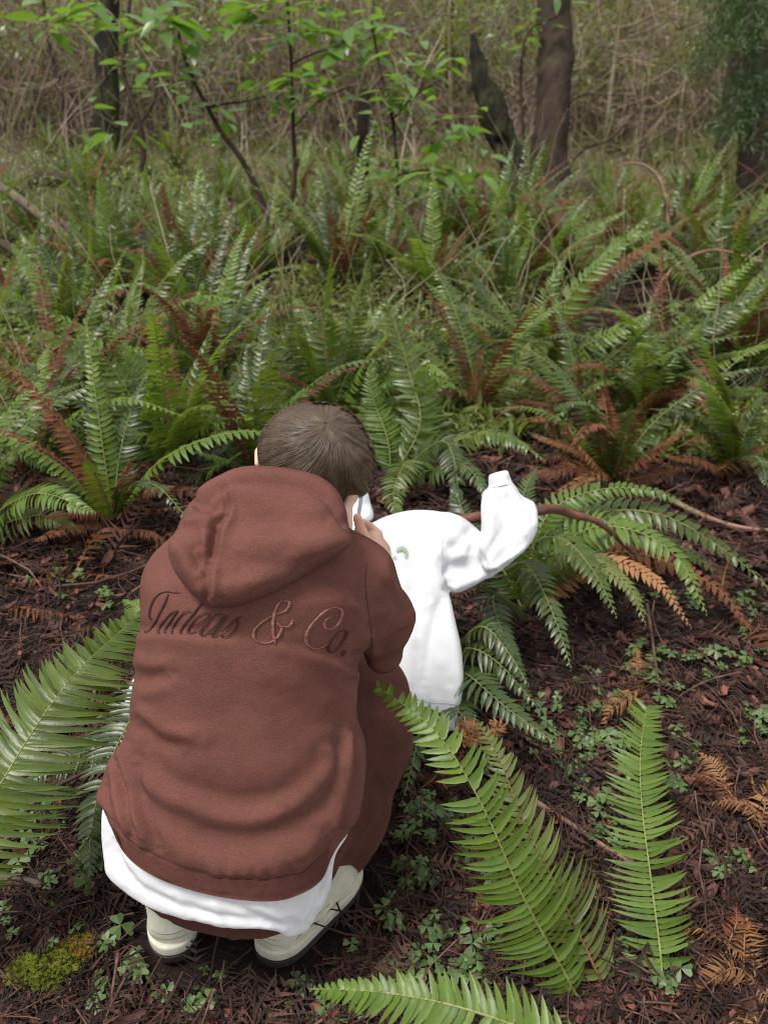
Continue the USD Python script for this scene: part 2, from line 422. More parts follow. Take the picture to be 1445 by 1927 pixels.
# ------------------------------------------------------------------ the ground, one sheet out past the hill
def axis(lo, hi, step, far, grow=1.09):
    a = list(np.arange(lo, hi, step))
    s, x = step, a[-1]
    while x < far:
        s = min(s * grow, 1.2); x += s; a.append(x)
    s, x, b = step, a[0], []
    while x > -far * (0.4 if lo > 0 else 1):
        s = min(s * grow, 1.2); x -= s; b.append(x)
    return np.array(b[::-1] + a)
gx, gy = axis(-1.5, 1.9, 0.022, 40), axis(0.45, 3.6, 0.022, 48)
X, Y = np.meshgrid(gx, gy, indexing='ij')
Z = gh(X, Y)
V = np.stack([X, Y, Z], -1).reshape(-1, 3)
i = np.arange(len(gx) - 1)[:, None] * len(gy) + np.arange(len(gy) - 1)[None]
Fq = quads(np.stack([i, i + len(gy), i + len(gy) + 1, i + 1], -1).reshape(-1, 4))
M['soil'] = mat('forest_floor', {
    'g': ('geometry', {}), 'sp': ('separate_xyz', {}),
    'n1': ('noise_texture', {'scale': 3.0, 'detail': 8.0, 'roughness': 0.7}), 'n2': ('noise_texture', {'scale': 55.0, 'detail': 6.0, 'roughness': 0.75}),
    'n3': ('noise_texture', {'scale': 1.6, 'detail': 8.0, 'roughness': 0.75}),
    'r1': ('rgb_ramp', {'ramp': [(0.3, (0.008, 0.0045, 0.0038)), (0.55, (0.025, 0.0130, 0.0105)), (0.75, (0.046, 0.027, 0.022))]}),
    'r2': ('rgb_ramp', {'ramp': [(0.3, (0.3, 0.3, 0.3)), (0.75, (1.5, 1.45, 1.4))]}),
    'm1': ('mix', {'mix_type': 'multiply', 'fac': 1.0}),
    'rg': ('rgb_ramp', {'ramp': [(0.30, (0.025, 0.016, 0.013)), (0.42, (0.13, 0.088, 0.068)), (0.5, (0.10, 0.092, 0.040)), (0.60, (0.22, 0.16, 0.13)), (0.72, (0.05, 0.040, 0.023))]}),
    'far': ('map_range', {'from_min': 6.0, 'from_max': 13.0, 'clamp': True}),
    'm2': ('mix', {}),
    'b': ('bump', {'strength': 1.0, 'distance': 0.02}), 'p': ('principled_bsdf', {'roughness': 0.9, 'specular_ior_level': 0.25})},
    [('g.position', 'n1.vector'), ('g.position', 'n2.vector'), ('g.position', 'n3.vector'), ('n1.fac', 'r1.fac'), ('n2.fac', 'r2.fac'), ('r1.color', 'm1.color1'), ('r2.color', 'm1.color2'),
     ('n3.fac', 'rg.fac'), ('g.position', 'sp.vector'), ('sp.y', 'far.value'), ('far.result', 'm2.fac'), ('m1.color', 'm2.color1'), ('rg.color', 'm2.color2'),
     ('m2.color', 'p.base_color'), ('n2.fac', 'b.height'), ('b.normal', 'p.normal')])
tag(obj('forest_floor', (V, Fq), M['soil']), 'dark brown leaf-littered forest floor rising to a hillside', None, kind='structure')

# ------------------------------------------------------------------ scattered, uncountable litter
def orient(u, s, a):
    """unit quaternions (w, xyz) turning by angle a about axis u."""
    return np.concatenate([np.cos(a / 2)[:, None], np.sin(a / 2)[:, None] * u], 1)
def qmul(a, b):
    w = a[:, 0] * b[:, 0] - (a[:, 1:] * b[:, 1:]).sum(1)
    v = a[:, :1] * b[:, 1:] + b[:, :1] * a[:, 1:] + np.cross(a[:, 1:], b[:, 1:])
    return np.concatenate([w[:, None], v], 1)
def instancer(name, protos, pos, quat, scale, which, label, mats, cat=None):
    path = numbered('/World', name)
    pi = UsdGeom.PointInstancer.Define(stage, path)
    for n, (pm, mt) in enumerate(zip(protos, mats)):
        pp = usdkit.mesh(stage, f'{path}/kinds/piece_{n:03d}', pm, mt, smooth=True)
        pi.CreatePrototypesRel().AddTarget(pp.GetPath())
    pi.CreatePositionsAttr(Vt.Vec3fArray.FromNumpy(np.asarray(pos, np.float32)))
    qa = np.asarray(quat, np.float32)
    pi.CreateOrientationsAttr(Vt.QuathArray([Gf.Quath(float(a), float(b), float(c), float(d)) for a, b, c, d in qa]))
    pi.CreateScalesAttr(Vt.Vec3fArray.FromNumpy(np.repeat(np.asarray(scale, np.float32)[:, None], 3, 1)))
    pi.CreateProtoIndicesAttr(Vt.IntArray.FromNumpy(np.asarray(which, np.int32)))
    return tag(pi, label, cat, kind='stuff')
def flat_quat(n, tilt, r=rng):
    """random yaw with a random small tilt."""
    yaw = r.uniform(0, 2 * np.pi, n)
    qz = np.stack([np.cos(yaw / 2), 0 * yaw, 0 * yaw, np.sin(yaw / 2)], 1)
    a = r.uniform(0, 2 * np.pi, n)
    ax = np.stack([np.cos(a), np.sin(a), 0 * a], 1)
    return qmul(orient(ax, 1, r.normal(0, tilt, n)), qz)
def ground_points(n, y0, y1, margin=1.15, power=1.0, r=rng):
    """points on the ground spread over the view, thinning with distance."""
    u = r.uniform(0, 1, n)
    y = (y0 ** -power + u * (y1 ** -power - y0 ** -power)) ** (-1 / power) if power else y0 + u * (y1 - y0)
    x = r.uniform(-1, 1, n) * (y * 0.50 + 0.45) * margin
    return x, y

def bent_twig(seed, L, r, k=4, n=6, wig=0.12):
    g = np.random.default_rng(seed)
    t = np.linspace(-0.5, 0.5, n)
    p = np.stack([t * L, np.cumsum(g.normal(0, wig, n)) * L * 0.25, np.cumsum(g.normal(0, wig, n)) * L * 0.12], 1)
    return tube(p, r * np.linspace(1, 0.5, n), k)
def chip(seed, L, Wd):
    g = np.random.default_rng(seed)
    n = 5
    t = np.linspace(-0.5, 0.5, n)
    w = Wd * (0.5 + 0.5 * np.cos(t * np.pi)) ** 0.5 * g.uniform(0.6, 1.2, n)
    c = g.uniform(-0.5, 0.9)
    z = c * L * (t ** 2) + g.normal(0, 0.04, n) * L
    v = np.concatenate([np.stack([t * L, -w / 2, z + abs(c) * w * 0.5], 1), np.stack([t * L, 0 * t, z], 1), np.stack([t * L, w / 2, z + g.uniform(0, 0.7) * w * 0.5], 1)])
    f = [[i, i + 1, n + i + 1, n + i] for i in range(n - 1)] + [[n + i, n + i + 1, 2 * n + i + 1, 2 * n + i] for i in range(n - 1)]
    return v, quads(f)
def spray(seed, L):
    """a dead conifer or fern scrap: a stalk with short side needles."""
    g = np.random.default_rng(seed)
    ms = [bent_twig(seed, L, L * 0.012, 3, 5, 0.08)]
    for k in range(16):
        t = -0.5 + (k + 0.5) / 16
        for s in (-1, 1):
            l = L * 0.30 * (1 - abs(t)) * g.uniform(0.5, 1.1)
            a = s * g.uniform(0.7, 1.3)
            d = np.array([math.cos(a), math.sin(a), g.uniform(-0.3, 0.3)])
            b = np.array([t * L, 0, 0]); wv = np.array([L * 0.016, 0, 0])
            ms.append((np.array([b - wv, b + wv, b + d * l]), np.array([[0, 1, 2]])))
    return joinm(ms)
def rusty(name, cols, rough=0.85, trans=0.0):
    return mat(name, {'o': ('object_info', {}), 'g': ('geometry', {}), 'n': ('noise_texture', {'scale': 60.0, 'detail': 4.0}),
                      'a': ('math', {'math_type': 'multiply_add', 'value2': 0.5}), 'h': ('math', {'math_type': 'multiply', 'value2': 0.55}),
                      'r': ('rgb_ramp', {'ramp': cols}), 'p': ('principled_bsdf', {'roughness': rough, 'specular_ior_level': 0.3})},
               [('g.position', 'n.vector'), ('n.fac', 'a.value1'), ('o.random', 'h.value1'), ('h.value', 'a.value3'), ('a.value', 'r.fac'), ('r.color', 'p.base_color')])
M['litter_twig'] = rusty('litter_twig', [(0.2, (0.010, 0.0055, 0.0048)), (0.5, (0.038, 0.018, 0.0145)), (0.75, (0.095, 0.048, 0.038)), (0.95, (0.23, 0.15, 0.12))])
M['litter_leaf'] = rusty('litter_leaf', [(0.2, (0.008, 0.004, 0.0040)), (0.45, (0.032, 0.0135, 0.0115)), (0.7, (0.10, 0.036, 0.026)), (0.88, (0.22, 0.080, 0.044)), (0.97, (0.38, 0.19, 0.09))], 0.6)
M['litter_spray'] = rusty('litter_spray', [(0.2, (0.008, 0.005, 0.0045)), (0.55, (0.028, 0.0145, 0.0115)), (0.9, (0.10, 0.047, 0.031))], 0.8)
protos = [bent_twig(s, 0.07 + 0.035 * s, 0.0012 + 0.0006 * (s % 3), wig=0.2) for s in range(6)] + [chip(40 + s, 0.026 + 0.005 * s, 0.009 + 0.0018 * s) for s in range(6)] + [spray(70 + s, 0.14 + 0.03 * s) for s in range(4)]
pm = [M['litter_twig']] * 6 + [M['litter_leaf']] * 6 + [M['litter_spray']] * 4
N = 42000
x, y = ground_points(N, 0.55, 6.5, power=0.8)
foot = np.zeros(N, bool)
for (fx, fy), yw in ((G(328, 1818)[0][:2], -4), (G(492, 1830)[0][:2], 33)):
    a_ = math.radians(yw); lx = (x - fx) * math.cos(a_) - (y - fy) * math.sin(a_); ly = (x - fx) * math.sin(a_) + (y - fy) * math.cos(a_)
    foot |= (np.abs(lx) < .115) & (ly > -.075) & (ly < .36)
x, y = x[~foot], y[~foot]; N = len(x)
which = rng.choice(16, N, p=[.085] * 6 + [.065] * 6 + [.025] * 4)
z = gh(x, y) + rng.uniform(0.0, 0.018, N)
sc = rng.uniform(0.55, 1.25, N)
instancer('leaf_litter', protos, np.stack([x, y, z], 1), flat_quat(N, 0.38), sc, which, 'brown twigs, bark chips and dead leaf scraps covering the ground', pm)

# coarser bits further off, where the small ones no longer show
N = 15000
x, y = ground_points(N, 2.3, 9.0, power=0.3)
which = rng.choice(16, N, p=[.08] * 6 + [.07] * 6 + [.025] * 4)
instancer('far_litter', protos, np.stack([x, y, gh(x, y) + rng.uniform(0, .02, N)], 1), flat_quat(N, 0.4), rng.uniform(1.0, 2.3, N), which, 'coarse brown twigs and rust fern scraps on the ground among the ferns', pm)

# ------------------------------------------------------------------ background: thicket of bare stems on the hillside
def thicket(name, n, y0, y1, h0, h1, r0, r1, cols, label, seed, lean=0.25, xf=0.62, sway=0.10, power=0.3):
    g = np.random.default_rng(seed)
    u = g.uniform(0, 1, n)
    y = y0 + (y1 - y0) * u ** 1.1
    x = g.uniform(-1, 1, n) * (y * xf + 0.5)
    L = g.uniform(h0, h1, n)
    az = g.uniform(0, 2 * np.pi, n); tl = np.abs(g.normal(0, lean, n))
    m = 7
    t = np.linspace(0, 1, m)
    bend = g.normal(0, sway, (n, 2))
    P = np.zeros((n, m, 3))
    jit = np.cumsum(g.normal(0, 0.035, (n, m, 2)), 1)
    P[..., 0] = x[:, None] + L[:, None] * (t * np.sin(tl)[:, None] * np.cos(az)[:, None] + bend[:, :1] * t ** 2 + jit[..., 0] * t * 0.8)
    P[..., 1] = y[:, None] + L[:, None] * (t * np.sin(tl)[:, None] * np.sin(az)[:, None] + bend[:, 1:] * t ** 2)
    P[..., 2] = (gh(x, y) - 0.05)[:, None] + L[:, None] * t * np.cos(tl)[:, None]
    R = g.uniform(r0, r1, n)[:, None] * np.linspace(1, 0.3, m)
    return P, R
def curves(path, P, R, mt):
    n, m = P.shape[:2]
    c = UsdGeom.BasisCurves.Define(stage, path)
    c.CreateTypeAttr('linear')
    c.CreatePointsAttr(Vt.Vec3fArray.FromNumpy(P.reshape(-1, 3).astype(np.float32)))
    c.CreateCurveVertexCountsAttr(Vt.IntArray.FromNumpy(np.full(n, m, np.int32)))
    c.CreateWidthsAttr(Vt.FloatArray.FromNumpy((2 * R).reshape(-1).astype(np.float32)))
    c.SetWidthsInterpolation('vertex')
    UsdShade.MaterialBindingAPI.Apply(c.GetPrim()).Bind(mt)
    return c
def stemmat(name, cols, rough=0.8):
    return mat(name, {'h': ('hair_info', {}), 'w': ('white_noise_texture', {'dimensions': '1D'}), 'g': ('geometry', {}), 'n': ('noise_texture', {'scale': 1.1, 'detail': 4.0}),
                      'a': ('math', {'math_type': 'multiply_add', 'value2': 0.8}), 'm': ('math', {'math_type': 'multiply', 'value2': 0.5}), 'r': ('rgb_ramp', {'ramp': cols}),
                      'p': ('principled_bsdf', {'roughness': rough, 'specular_ior_level': 0.35})},
               [('h.index', 'w.w'), ('w.value', 'm.value1'), ('g.position', 'n.vector'), ('n.fac', 'a.value1'), ('m.value', 'a.value3'), ('a.value', 'r.fac'), ('r.color', 'p.base_color')])
M['stems'] = stemmat('thicket_stems', [(0.12, (0.020, 0.013, 0.010)), (0.33, (0.090, 0.060, 0.047)), (0.52, (0.24, 0.168, 0.132)), (0.68, (0.16, 0.155, 0.060)), (0.82, (0.42, 0.33, 0.27)), (1.0, (0.75, 0.68, 0.60))])
P0, R0 = thicket('z', 420, 10, 14.5, 0.8, 3.0, 0.003, 0.009, None, '', 6, lean=0.45, sway=0.3)
P4, R4 = thicket('y', 130, 12.5, 22, 3.0, 6.5, 0.012, 0.030, None, '', 12, lean=0.16, sway=0.1)
P1, R1 = thicket('a', 1500, 13.5, 27, 1.2, 4.8, 0.006, 0.018, None, '', 3, lean=0.38, sway=0.2)
P2, R2 = thicket('b', 2600, 13.5, 25, 0.5, 1.8, 0.003, 0.008, None, '', 4, lean=0.95, sway=0.5)
c = curves('/World/thicket', np.concatenate([P0, P1, P2, P4]), np.concatenate([R0, R1, R2, R4]), M['stems'])
tag(c, 'tangle of bare grey-brown stems covering the hillside', None, kind='stuff')
P3, R3 = thicket('c', 1000, 3.6, 12, 0.25, 1.0, 0.002, 0.0045, None, '', 5, lean=0.6, sway=0.35)
tag(curves('/World/dead_stalks', P3, R3, M['stems']), 'thin dead stalks and twigs poking up among the ferns', None, kind='stuff')

def brush(seed, n, S, H):
    g = np.random.default_rng(seed); ms = []
    for _ in range(n):
        c = g.normal(0, 1, 3) * [S, S, H * .4] + [0, 0, H * .5]; d = g.normal(0, 1, 3) * [1, 1, .9]; d /= np.linalg.norm(d); l = g.uniform(.15, .6)
        m = c + d * l * .5 + g.normal(0, .05, 3); e = c + d * l + g.normal(0, .05, 3)
        ms.append(tube(np.array([c, m, e]), np.array([1, .8, .4]) * g.uniform(.003, .008), 3, cap=False))
    return joinm(ms)
M['brush'] = rusty('brush_twigs', [(0.2, (0.030, 0.019, 0.015)), (0.45, (0.15, 0.102, 0.080)), (0.68, (0.30, 0.215, 0.175)), (0.80, (0.18, 0.17, 0.07)), (0.97, (0.66, 0.57, 0.50))])
N = 1500
y = 12.5 + 14 * rng.uniform(0, 1, N); x = rng.uniform(-1, 1, N) * (y * 0.56 + 0.5)
instancer('hillside_brush', [brush(s, 46, .45, .9) for s in range(6)], np.stack([x, y, gh(x, y) - .05], 1), flat_quat(N, .3), rng.uniform(.6, 1.5, N), rng.integers(0, 6, N), 'brown leafless brush tangled over the hillside', [M['brush']] * 6)

# leafy undergrowth: clumps of small leaves
def leaf_shape(L, Wd, n=4, fold=0.25, droop=0.25, seed=0):
    t = np.linspace(0, 1, n + 1)
    w = Wd / 2 * np.sin(np.pi * np.clip(t, 0.02, 0.995) ** 0.8) ** 0.8
    z = -droop * L * t ** 2
    v = np.concatenate([np.stack([t * L, -w, z + fold * w], 1), np.stack([t * L, 0 * t, z], 1), np.stack([t * L, w, z + fold * w], 1)])
    m = n + 1
    f = [[i, m + i, m + i + 1, i + 1] for i in range(n)] + [[m + i, 2 * m + i, 2 * m + i + 1, m + i + 1] for i in range(n)]
    return v, quads(f)
def rotm(axis, a):
    axis = np.asarray(axis, float) / np.linalg.norm(axis); k = np.array([[0, -axis[2], axis[1]], [axis[2], 0, -axis[0]], [-axis[1], axis[0], 0]])
    return np.eye(3) + math.sin(a) * k + (1 - math.cos(a)) * k @ k
def leaf_clump(seed, n, H, S, L, Wd):
    g = np.random.default_rng(seed); ms = []
    for _ in range(n):
        v, f = leaf_shape(L * g.uniform(0.6, 1.2), Wd * g.uniform(0.6, 1.2), 2, droop=g.uniform(0, 0.5))
        R = rotm((0, 0, 1), g.uniform(0, 6.28)) @ rotm((0, 1, 0), g.normal(0.0, 0.5)) @ rotm((1, 0, 0), g.normal(0, 0.5))
        q = g.normal(0, 1, 3); q /= np.linalg.norm(q); q *= g.uniform(0.3, 1) ** 0.5
        ms.append((v @ R.T + q * [S, S, H / 2] + [0, 0, H / 2], f))
    return joinm(ms)
M['under_pale'] = leafy('undergrowth_pale', (0.09, 0.12, 0.06), (0.24, 0.28, 0.15), rough=0.3, trans=0.3, scale=6)  # pale leaf colour painted in for light glints on the hillside foliage
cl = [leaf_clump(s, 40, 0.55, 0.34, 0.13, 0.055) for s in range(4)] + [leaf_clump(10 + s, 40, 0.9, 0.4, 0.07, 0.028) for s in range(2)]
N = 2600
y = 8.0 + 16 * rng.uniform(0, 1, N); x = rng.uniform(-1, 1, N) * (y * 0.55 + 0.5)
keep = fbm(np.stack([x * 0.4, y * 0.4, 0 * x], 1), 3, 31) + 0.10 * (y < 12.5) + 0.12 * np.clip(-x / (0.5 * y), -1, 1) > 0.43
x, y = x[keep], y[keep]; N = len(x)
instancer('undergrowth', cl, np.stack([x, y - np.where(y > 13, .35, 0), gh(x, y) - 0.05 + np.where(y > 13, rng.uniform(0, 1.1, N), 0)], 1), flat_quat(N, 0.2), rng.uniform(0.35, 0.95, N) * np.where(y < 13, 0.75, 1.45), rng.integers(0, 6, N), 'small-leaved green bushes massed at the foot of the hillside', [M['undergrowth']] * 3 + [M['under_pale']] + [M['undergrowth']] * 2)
# fallen leaves and moss tufts low between the ferns
N = 9000
x, y = ground_points(N, 3.2, 13.0, power=0.25)
tuft = [leaf_clump(50 + s, 16, 0.10, 0.10, 0.05, 0.018) for s in range(4)]
keep = fbm(np.stack([x * 0.9, y * 0.9, 0 * x], 1), 3, 77) > 0.46
x, y = x[keep], y[keep]; N = len(x)
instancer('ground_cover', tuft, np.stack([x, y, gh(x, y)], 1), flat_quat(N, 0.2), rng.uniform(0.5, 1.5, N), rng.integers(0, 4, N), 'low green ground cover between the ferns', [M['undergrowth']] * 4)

# ------------------------------------------------------------------ trees and snags
def path3(pts, d):
    """pixel polyline with depth(s) -> world polyline."""
    d = np.broadcast_to(np.asarray(d, float), (len(pts),))
    return np.array([W(px, py, dd) for (px, py), dd in zip(pts, d)])
def limbs(parent, p, k, seed, r, L, m, start=0.25, name='limb'):
    g = np.random.default_rng(seed)
    for n in range(k):
        i = int(len(p) * (start + (1 - start) * g.uniform(0, 0.95)))
        a = g.uniform(0, 6.28); d = np.array([math.cos(a), math.sin(a), g.uniform(-0.1, 0.6)])
        t = np.linspace(0, 1, 7)[:, None]
        q = p[i] + d * L * g.uniform(0.5, 1.1) * t + np.cumsum(g.normal(0, 0.03, (7, 3)), 0) * L
        q[0] = p[i]
        obj(name, tube(q, r * np.linspace(1, 0.25, 7), 5), m, parent)
def trunk_tree(name, label, base, top, r0, r1, m, seed, nl=4, wob=0.05, cat='tree', limb_r=0.02, L=0.9, k=14, flare=0.5, jit=0.28):
    b = np.asarray(base, float); e = np.asarray(top, float); n = 44
    t = np.linspace(0, 1, n)
    g = np.random.default_rng(seed)
    off = ndimage.gaussian_filter1d(g.normal(0, 1, (n, 2)), 5, axis=0); off *= wob / (np.abs(off).max() + 1e-9)
    p = b + (e - b) * t[:, None]; p[:, :2] += off * np.minimum(t * 4, 1)[:, None]
    r = r0 + (r1 - r0) * t + r0 * flare * np.exp(-t * 14)
    x = thing(name, label, cat)
    obj('trunk', tube(p, r, k, jit, seed), m, x)
    limbs(x, p, nl, seed, limb_r, L, m)
    return x, p
b, d = G(193, 312)
trunk_tree('mossy_tree', 'dark mossy tree trunk at upper left behind the ferns', b - [0, 0, .1], W(205, -260, d * 1.0), 0.155, 0.125, M['bark_moss'], 2, 3, 0.05, L=0.7)
# leaning broken snag
b, d = G(985, 428)
sp = path3([(990, 445), (975, 380), (958, 300), (930, 215), (908, 150), (895, 100), (889, 62)], d)
sp = crom(sp, 6); n = len(sp); t = np.linspace(0, 1, n)
rr = np.interp(t, [0, .2, .45, .62, .75, .85, 1], np.array([38, 27, 25, 21, 14, 10, 4]) / F * d)
x = thing('leaning_snag', 'leaning broken mossy snag tapering to a point', 'dead tree')
obj('trunk', tube(sp, rr, 18, 0.5, 5), M['bark_moss'], x)
hp = path3([(945, 262), (944, 225), (940, 190), (934, 168)], d - 0.1)
obj('broken_stub', tube(crom(hp, 4), np.linspace(0.075, 0.035, 13), 9, 0.5, 8), M['bark_moss'], x)
# broad old trunk further back
b, d = G(1035, 372)
trunk_tree('old_trunk', 'broad dead reddish-brown trunk standing behind the leaning snag', b - [0, 0, .1], W(1040, -120, d), 0.18, 0.165, M['bark_pale'], 12, 5, 0.05, 'dead tree', 0.012, 0.9)
# slim dark post
b, d = G(688, 452)
x, _ = trunk_tree('dead_sapling', 'slim straight dark dead stem right of the leafy saplings', b - [0, 0, .05], W(680, 172, d), 0.058, 0.047, M['bark_red'], 21, 0, 0.02, 'dead tree', k=9, flare=0.1)
obj('limb', tube(path3([(681, 200), (690, 178), (712, 150), (740, 120)], d), [.022, .018, .012, .006], 5), M['twig'], x)
# right edge conifer: dark trunk with drooping green sprays
b, d = G(1420, 395)
x, p = trunk_tree('conifer', 'dark conifer at the upper right edge with drooping green sprays', b - [0, 0, .1], W(1446, -300, d), 0.17, 0.15, M['bark'], 33, 0, 0.04)
g = np.random.default_rng(8)
conf = []
for k in range(26):
    px, py = g.uniform(1290, 1440), g.uniform(-120, 285)
    if py > 170 and px < 1330: py -= 120
    dd = d - g.uniform(-0.4, 1.4)
    e = W(px, py, dd); s = p[np.argmin(np.abs(p[:, 2] - e[2] - 0.3))]
    t = np.linspace(0, 1, 8)[:, None]
    q = s + (e - s) * t; q[:, 2] += 0.22 * np.sin(t[:, 0] * np.pi) - 0.05 * t[:, 0]
    obj('limb', tube(q, np.linspace(0.016, 0.004, 8), 4), M['bark'], x)
    ms = []
    for _ in range(420):
        u = g.uniform(0.25, 1.05); c0 = s + (e - s) * u + g.normal(0, 0.10, 3) * [1, 1, .5] + [0, 0, 0.22 * math.sin(min(u, 1) * math.pi) - .08]
        v, f = leaf_shape(g.uniform(0.04, 0.09), g.uniform(0.007, 0.013), 2, droop=0.4)
        R = rotm((0, 0, 1), g.uniform(0, 6.28)) @ rotm((0, 1, 0), g.normal(0.35, 0.4)) @ rotm((1, 0, 0), g.normal(0, 0.5))
        ms.append((v @ R.T + c0, f))
    tag(obj('spray', joinm(ms), M['needle'], x), kind='stuff')
# far trunks on the hillside
for k, (px, py, hw, m) in enumerate([(1350, 330, 12, 'bark'), (845, 250, 7, 'bark_red')]):
    b, d = G(px, py)
    lab = ['thin dark trunk left of the conifer, beside its green sprays', 'thin brown trunk on the hillside left of the leaning snag', 'faint slim trunk on the hillside behind the leafy saplings', 'reddish trunk on the hillside right of the broad dead trunk',
           'slim dark trunk on the hillside right of the mossy tree', 'slim mossy trunk on the hillside at the far left', 'slim dark trunk on the hillside between two wider trunks'][k]
    trunk_tree('hillside_tree', lab, b - [0, 0, .1], b + [rng.uniform(-.3, .3), 0.2, 5.5], hw / F * d, hw / F * d * 0.7, M[m], 60 + k, 4, 0.08, L=0.8, k=9, limb_r=0.008)
# ------------------------------------------------------------------ the crouching person
def fabric(name, c0, c1, spk=(.80, 1.14), rough=0.9, sheen=0.25, bscale=420, bump=0.35, big=14):
    return mat(name, {'g': ('geometry', {}), 'n': ('noise_texture', {'scale': big, 'detail': 4.0, 'roughness': 0.6}), 'n2': ('noise_texture', {'scale': bscale, 'detail': 2.0}), 'n3': ('noise_texture', {'scale': 90.0, 'detail': 3.0}),
                      'r': ('rgb_ramp', {'ramp': [(0.3, c0), (0.7, c1)]}), 'r2': ('rgb_ramp', {'ramp': [(0.3, (spk[0],) * 3), (0.7, (spk[1],) * 3)]}), 'mm': ('mix', {'mix_type': 'multiply', 'fac': 1.0}),
                      'ad': ('math', {'math_type': 'multiply_add', 'value2': 0.5}), 'b': ('bump', {'strength': bump, 'distance': 0.002}), 'p': ('principled_bsdf', {'roughness': rough, 'specular_ior_level': 0.15, 'sheen_weight': sheen, 'sheen_roughness': 0.4})},
               [('g.position', 'n.vector'), ('g.position', 'n2.vector'), ('g.position', 'n3.vector'), ('n.fac', 'r.fac'), ('n2.fac', 'r2.fac'), ('r.color', 'mm.color1'), ('r2.color', 'mm.color2'), ('mm.color', 'p.base_color'),
                ('n3.fac', 'ad.value1'), ('n2.fac', 'ad.value3'), ('ad.value', 'b.height'), ('b.normal', 'p.normal')])
M['hoodie'] = fabric('hoodie_brown_fleece', (0.112, 0.0455, 0.0365), (0.138, 0.056, 0.045), sheen=0.0)
M['trousers'] = fabric('trousers_brown_fleece', (0.078, 0.031, 0.025), (0.098, 0.039, 0.032), sheen=0.0)
M['rib'] = fabric('rib_knit_brown', (0.082, 0.032, 0.026), (0.102, 0.040, 0.033), bscale=500, bump=0.3, sheen=0.0)  # darker than the fleece: shade of the downward-facing band put into the colour
M['shirt'] = fabric('white_cotton', (0.62, 0.63, 0.67), (0.66, 0.665, 0.69), spk=(.96, 1.03), bump=.08, sheen=0.0)
M['white_fleece'] = fabric('white_fleece', (0.55, 0.565, 0.60), (0.60, 0.61, 0.64), spk=(.95, 1.04), bump=.15, sheen=0.0)
M['white_rib'] = fabric('white_rib', (0.50, 0.515, 0.56), (0.55, 0.56, 0.60), spk=(.9, 1.05), bump=.3, sheen=0.0)
M['skin'] = mat('skin', {'g': ('geometry', {}), 'n': ('noise_texture', {'scale': 45.0, 'detail': 4.0}), 'r': ('rgb_ramp', {'ramp': [(0.3, (0.64, 0.36, 0.27)), (0.7, (0.76, 0.49, 0.39))]}),
                         'p': ('principled_bsdf', {'roughness': 0.5, 'subsurface_weight': 0.15, 'subsurface_scale': 0.01, 'specular_ior_level': 0.4})}, [('g.position', 'n.vector'), ('n.fac', 'r.fac'), ('r.color', 'p.base_color')])
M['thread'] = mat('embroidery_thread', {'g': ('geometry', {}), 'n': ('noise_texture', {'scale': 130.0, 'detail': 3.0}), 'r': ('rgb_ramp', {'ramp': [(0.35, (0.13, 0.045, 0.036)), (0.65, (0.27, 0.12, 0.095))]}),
                                       'p': ('principled_bsdf', {'roughness': 0.35, 'specular_ior_level': 0.6, 'anisotropic': 0.5})}, [('g.position', 'n.vector'), ('n.fac', 'r.fac'), ('r.color', 'p.base_color')])  # satin sheen on the ampersand and capital put into a lighter colour
M['thread_dark'] = mat('embroidery_thread_dark', {'p': ('principled_bsdf', {'base_color': (0.040, 0.013, 0.012), 'roughness': 0.5, 'specular_ior_level': 0.3})}, [])  # same embroidery away from the sheen, its shading put into the colour

person = thing('person', 'person crouching with back to us in a brown hoodie and brown trousers', 'person')
# common block of the back, in the camera's axes: outline of the seated trunk
trunk_out = [(372, 935), (335, 1000), (298, 1050), (276, 1090), (271, 1140), (271, 1190), (262, 1245), (257, 1300), (251, 1350), (236, 1395), (210, 1432), (192, 1478), (188, 1520), (190, 1590), (210, 1655),
             (275, 1728), (370, 1770), (480, 1785), (565, 1768), (610, 1722), (640, 1660), (668, 1570), (684, 1490), (688, 1410), (672, 1350), (668, 1300), (676, 1250), (700, 1190), (722, 1130), (716, 1075), (690, 1040), (650, 990), (590, 930), (480, 900)]
d_rows = [860, 950, 1100, 1250, 1400, 1550, 1700, 1800]
d_deps = [1.45, 1.43, 1.410, 1.420, 1.435, 1.45, 1.465, 1.47]
trunk_poly = Poly(trunk_out, blur=5)
d0 = dlin(d_rows, d_deps)
def pxpy(x, y, d):
    return x / d * F + CX, -y / d * F + CY
lo, hi = K(150, 1830, 1.45), K(800, 860, 1.45)
lo = np.array([lo[0] - .02, lo[1] - .02, 1.16]); hi = np.array([hi[0] + .06, hi[1] + .03, 1.72])
body_fn = inflate(trunk_poly, d0, 0.165, 0.155)

def gauss(px, py, pts, amp, sig, taper=True):
    c = crom(pts, 6) if len(pts) > 2 else np.asarray(pts, float)
    d = line_dist(px, py, c, 1) if False else line_dist(px, py, pts)
    a = amp * np.exp(-(d / sig) ** 2 / 2)
    if taper:
        e = np.minimum(np.hypot(px - pts[0][0], py - pts[0][1]), np.hypot(px - pts[-1][0], py - pts[-1][1]))
        a *= np.clip(e / (2.2 * sig) + 0.25, 0, 1)
    return a

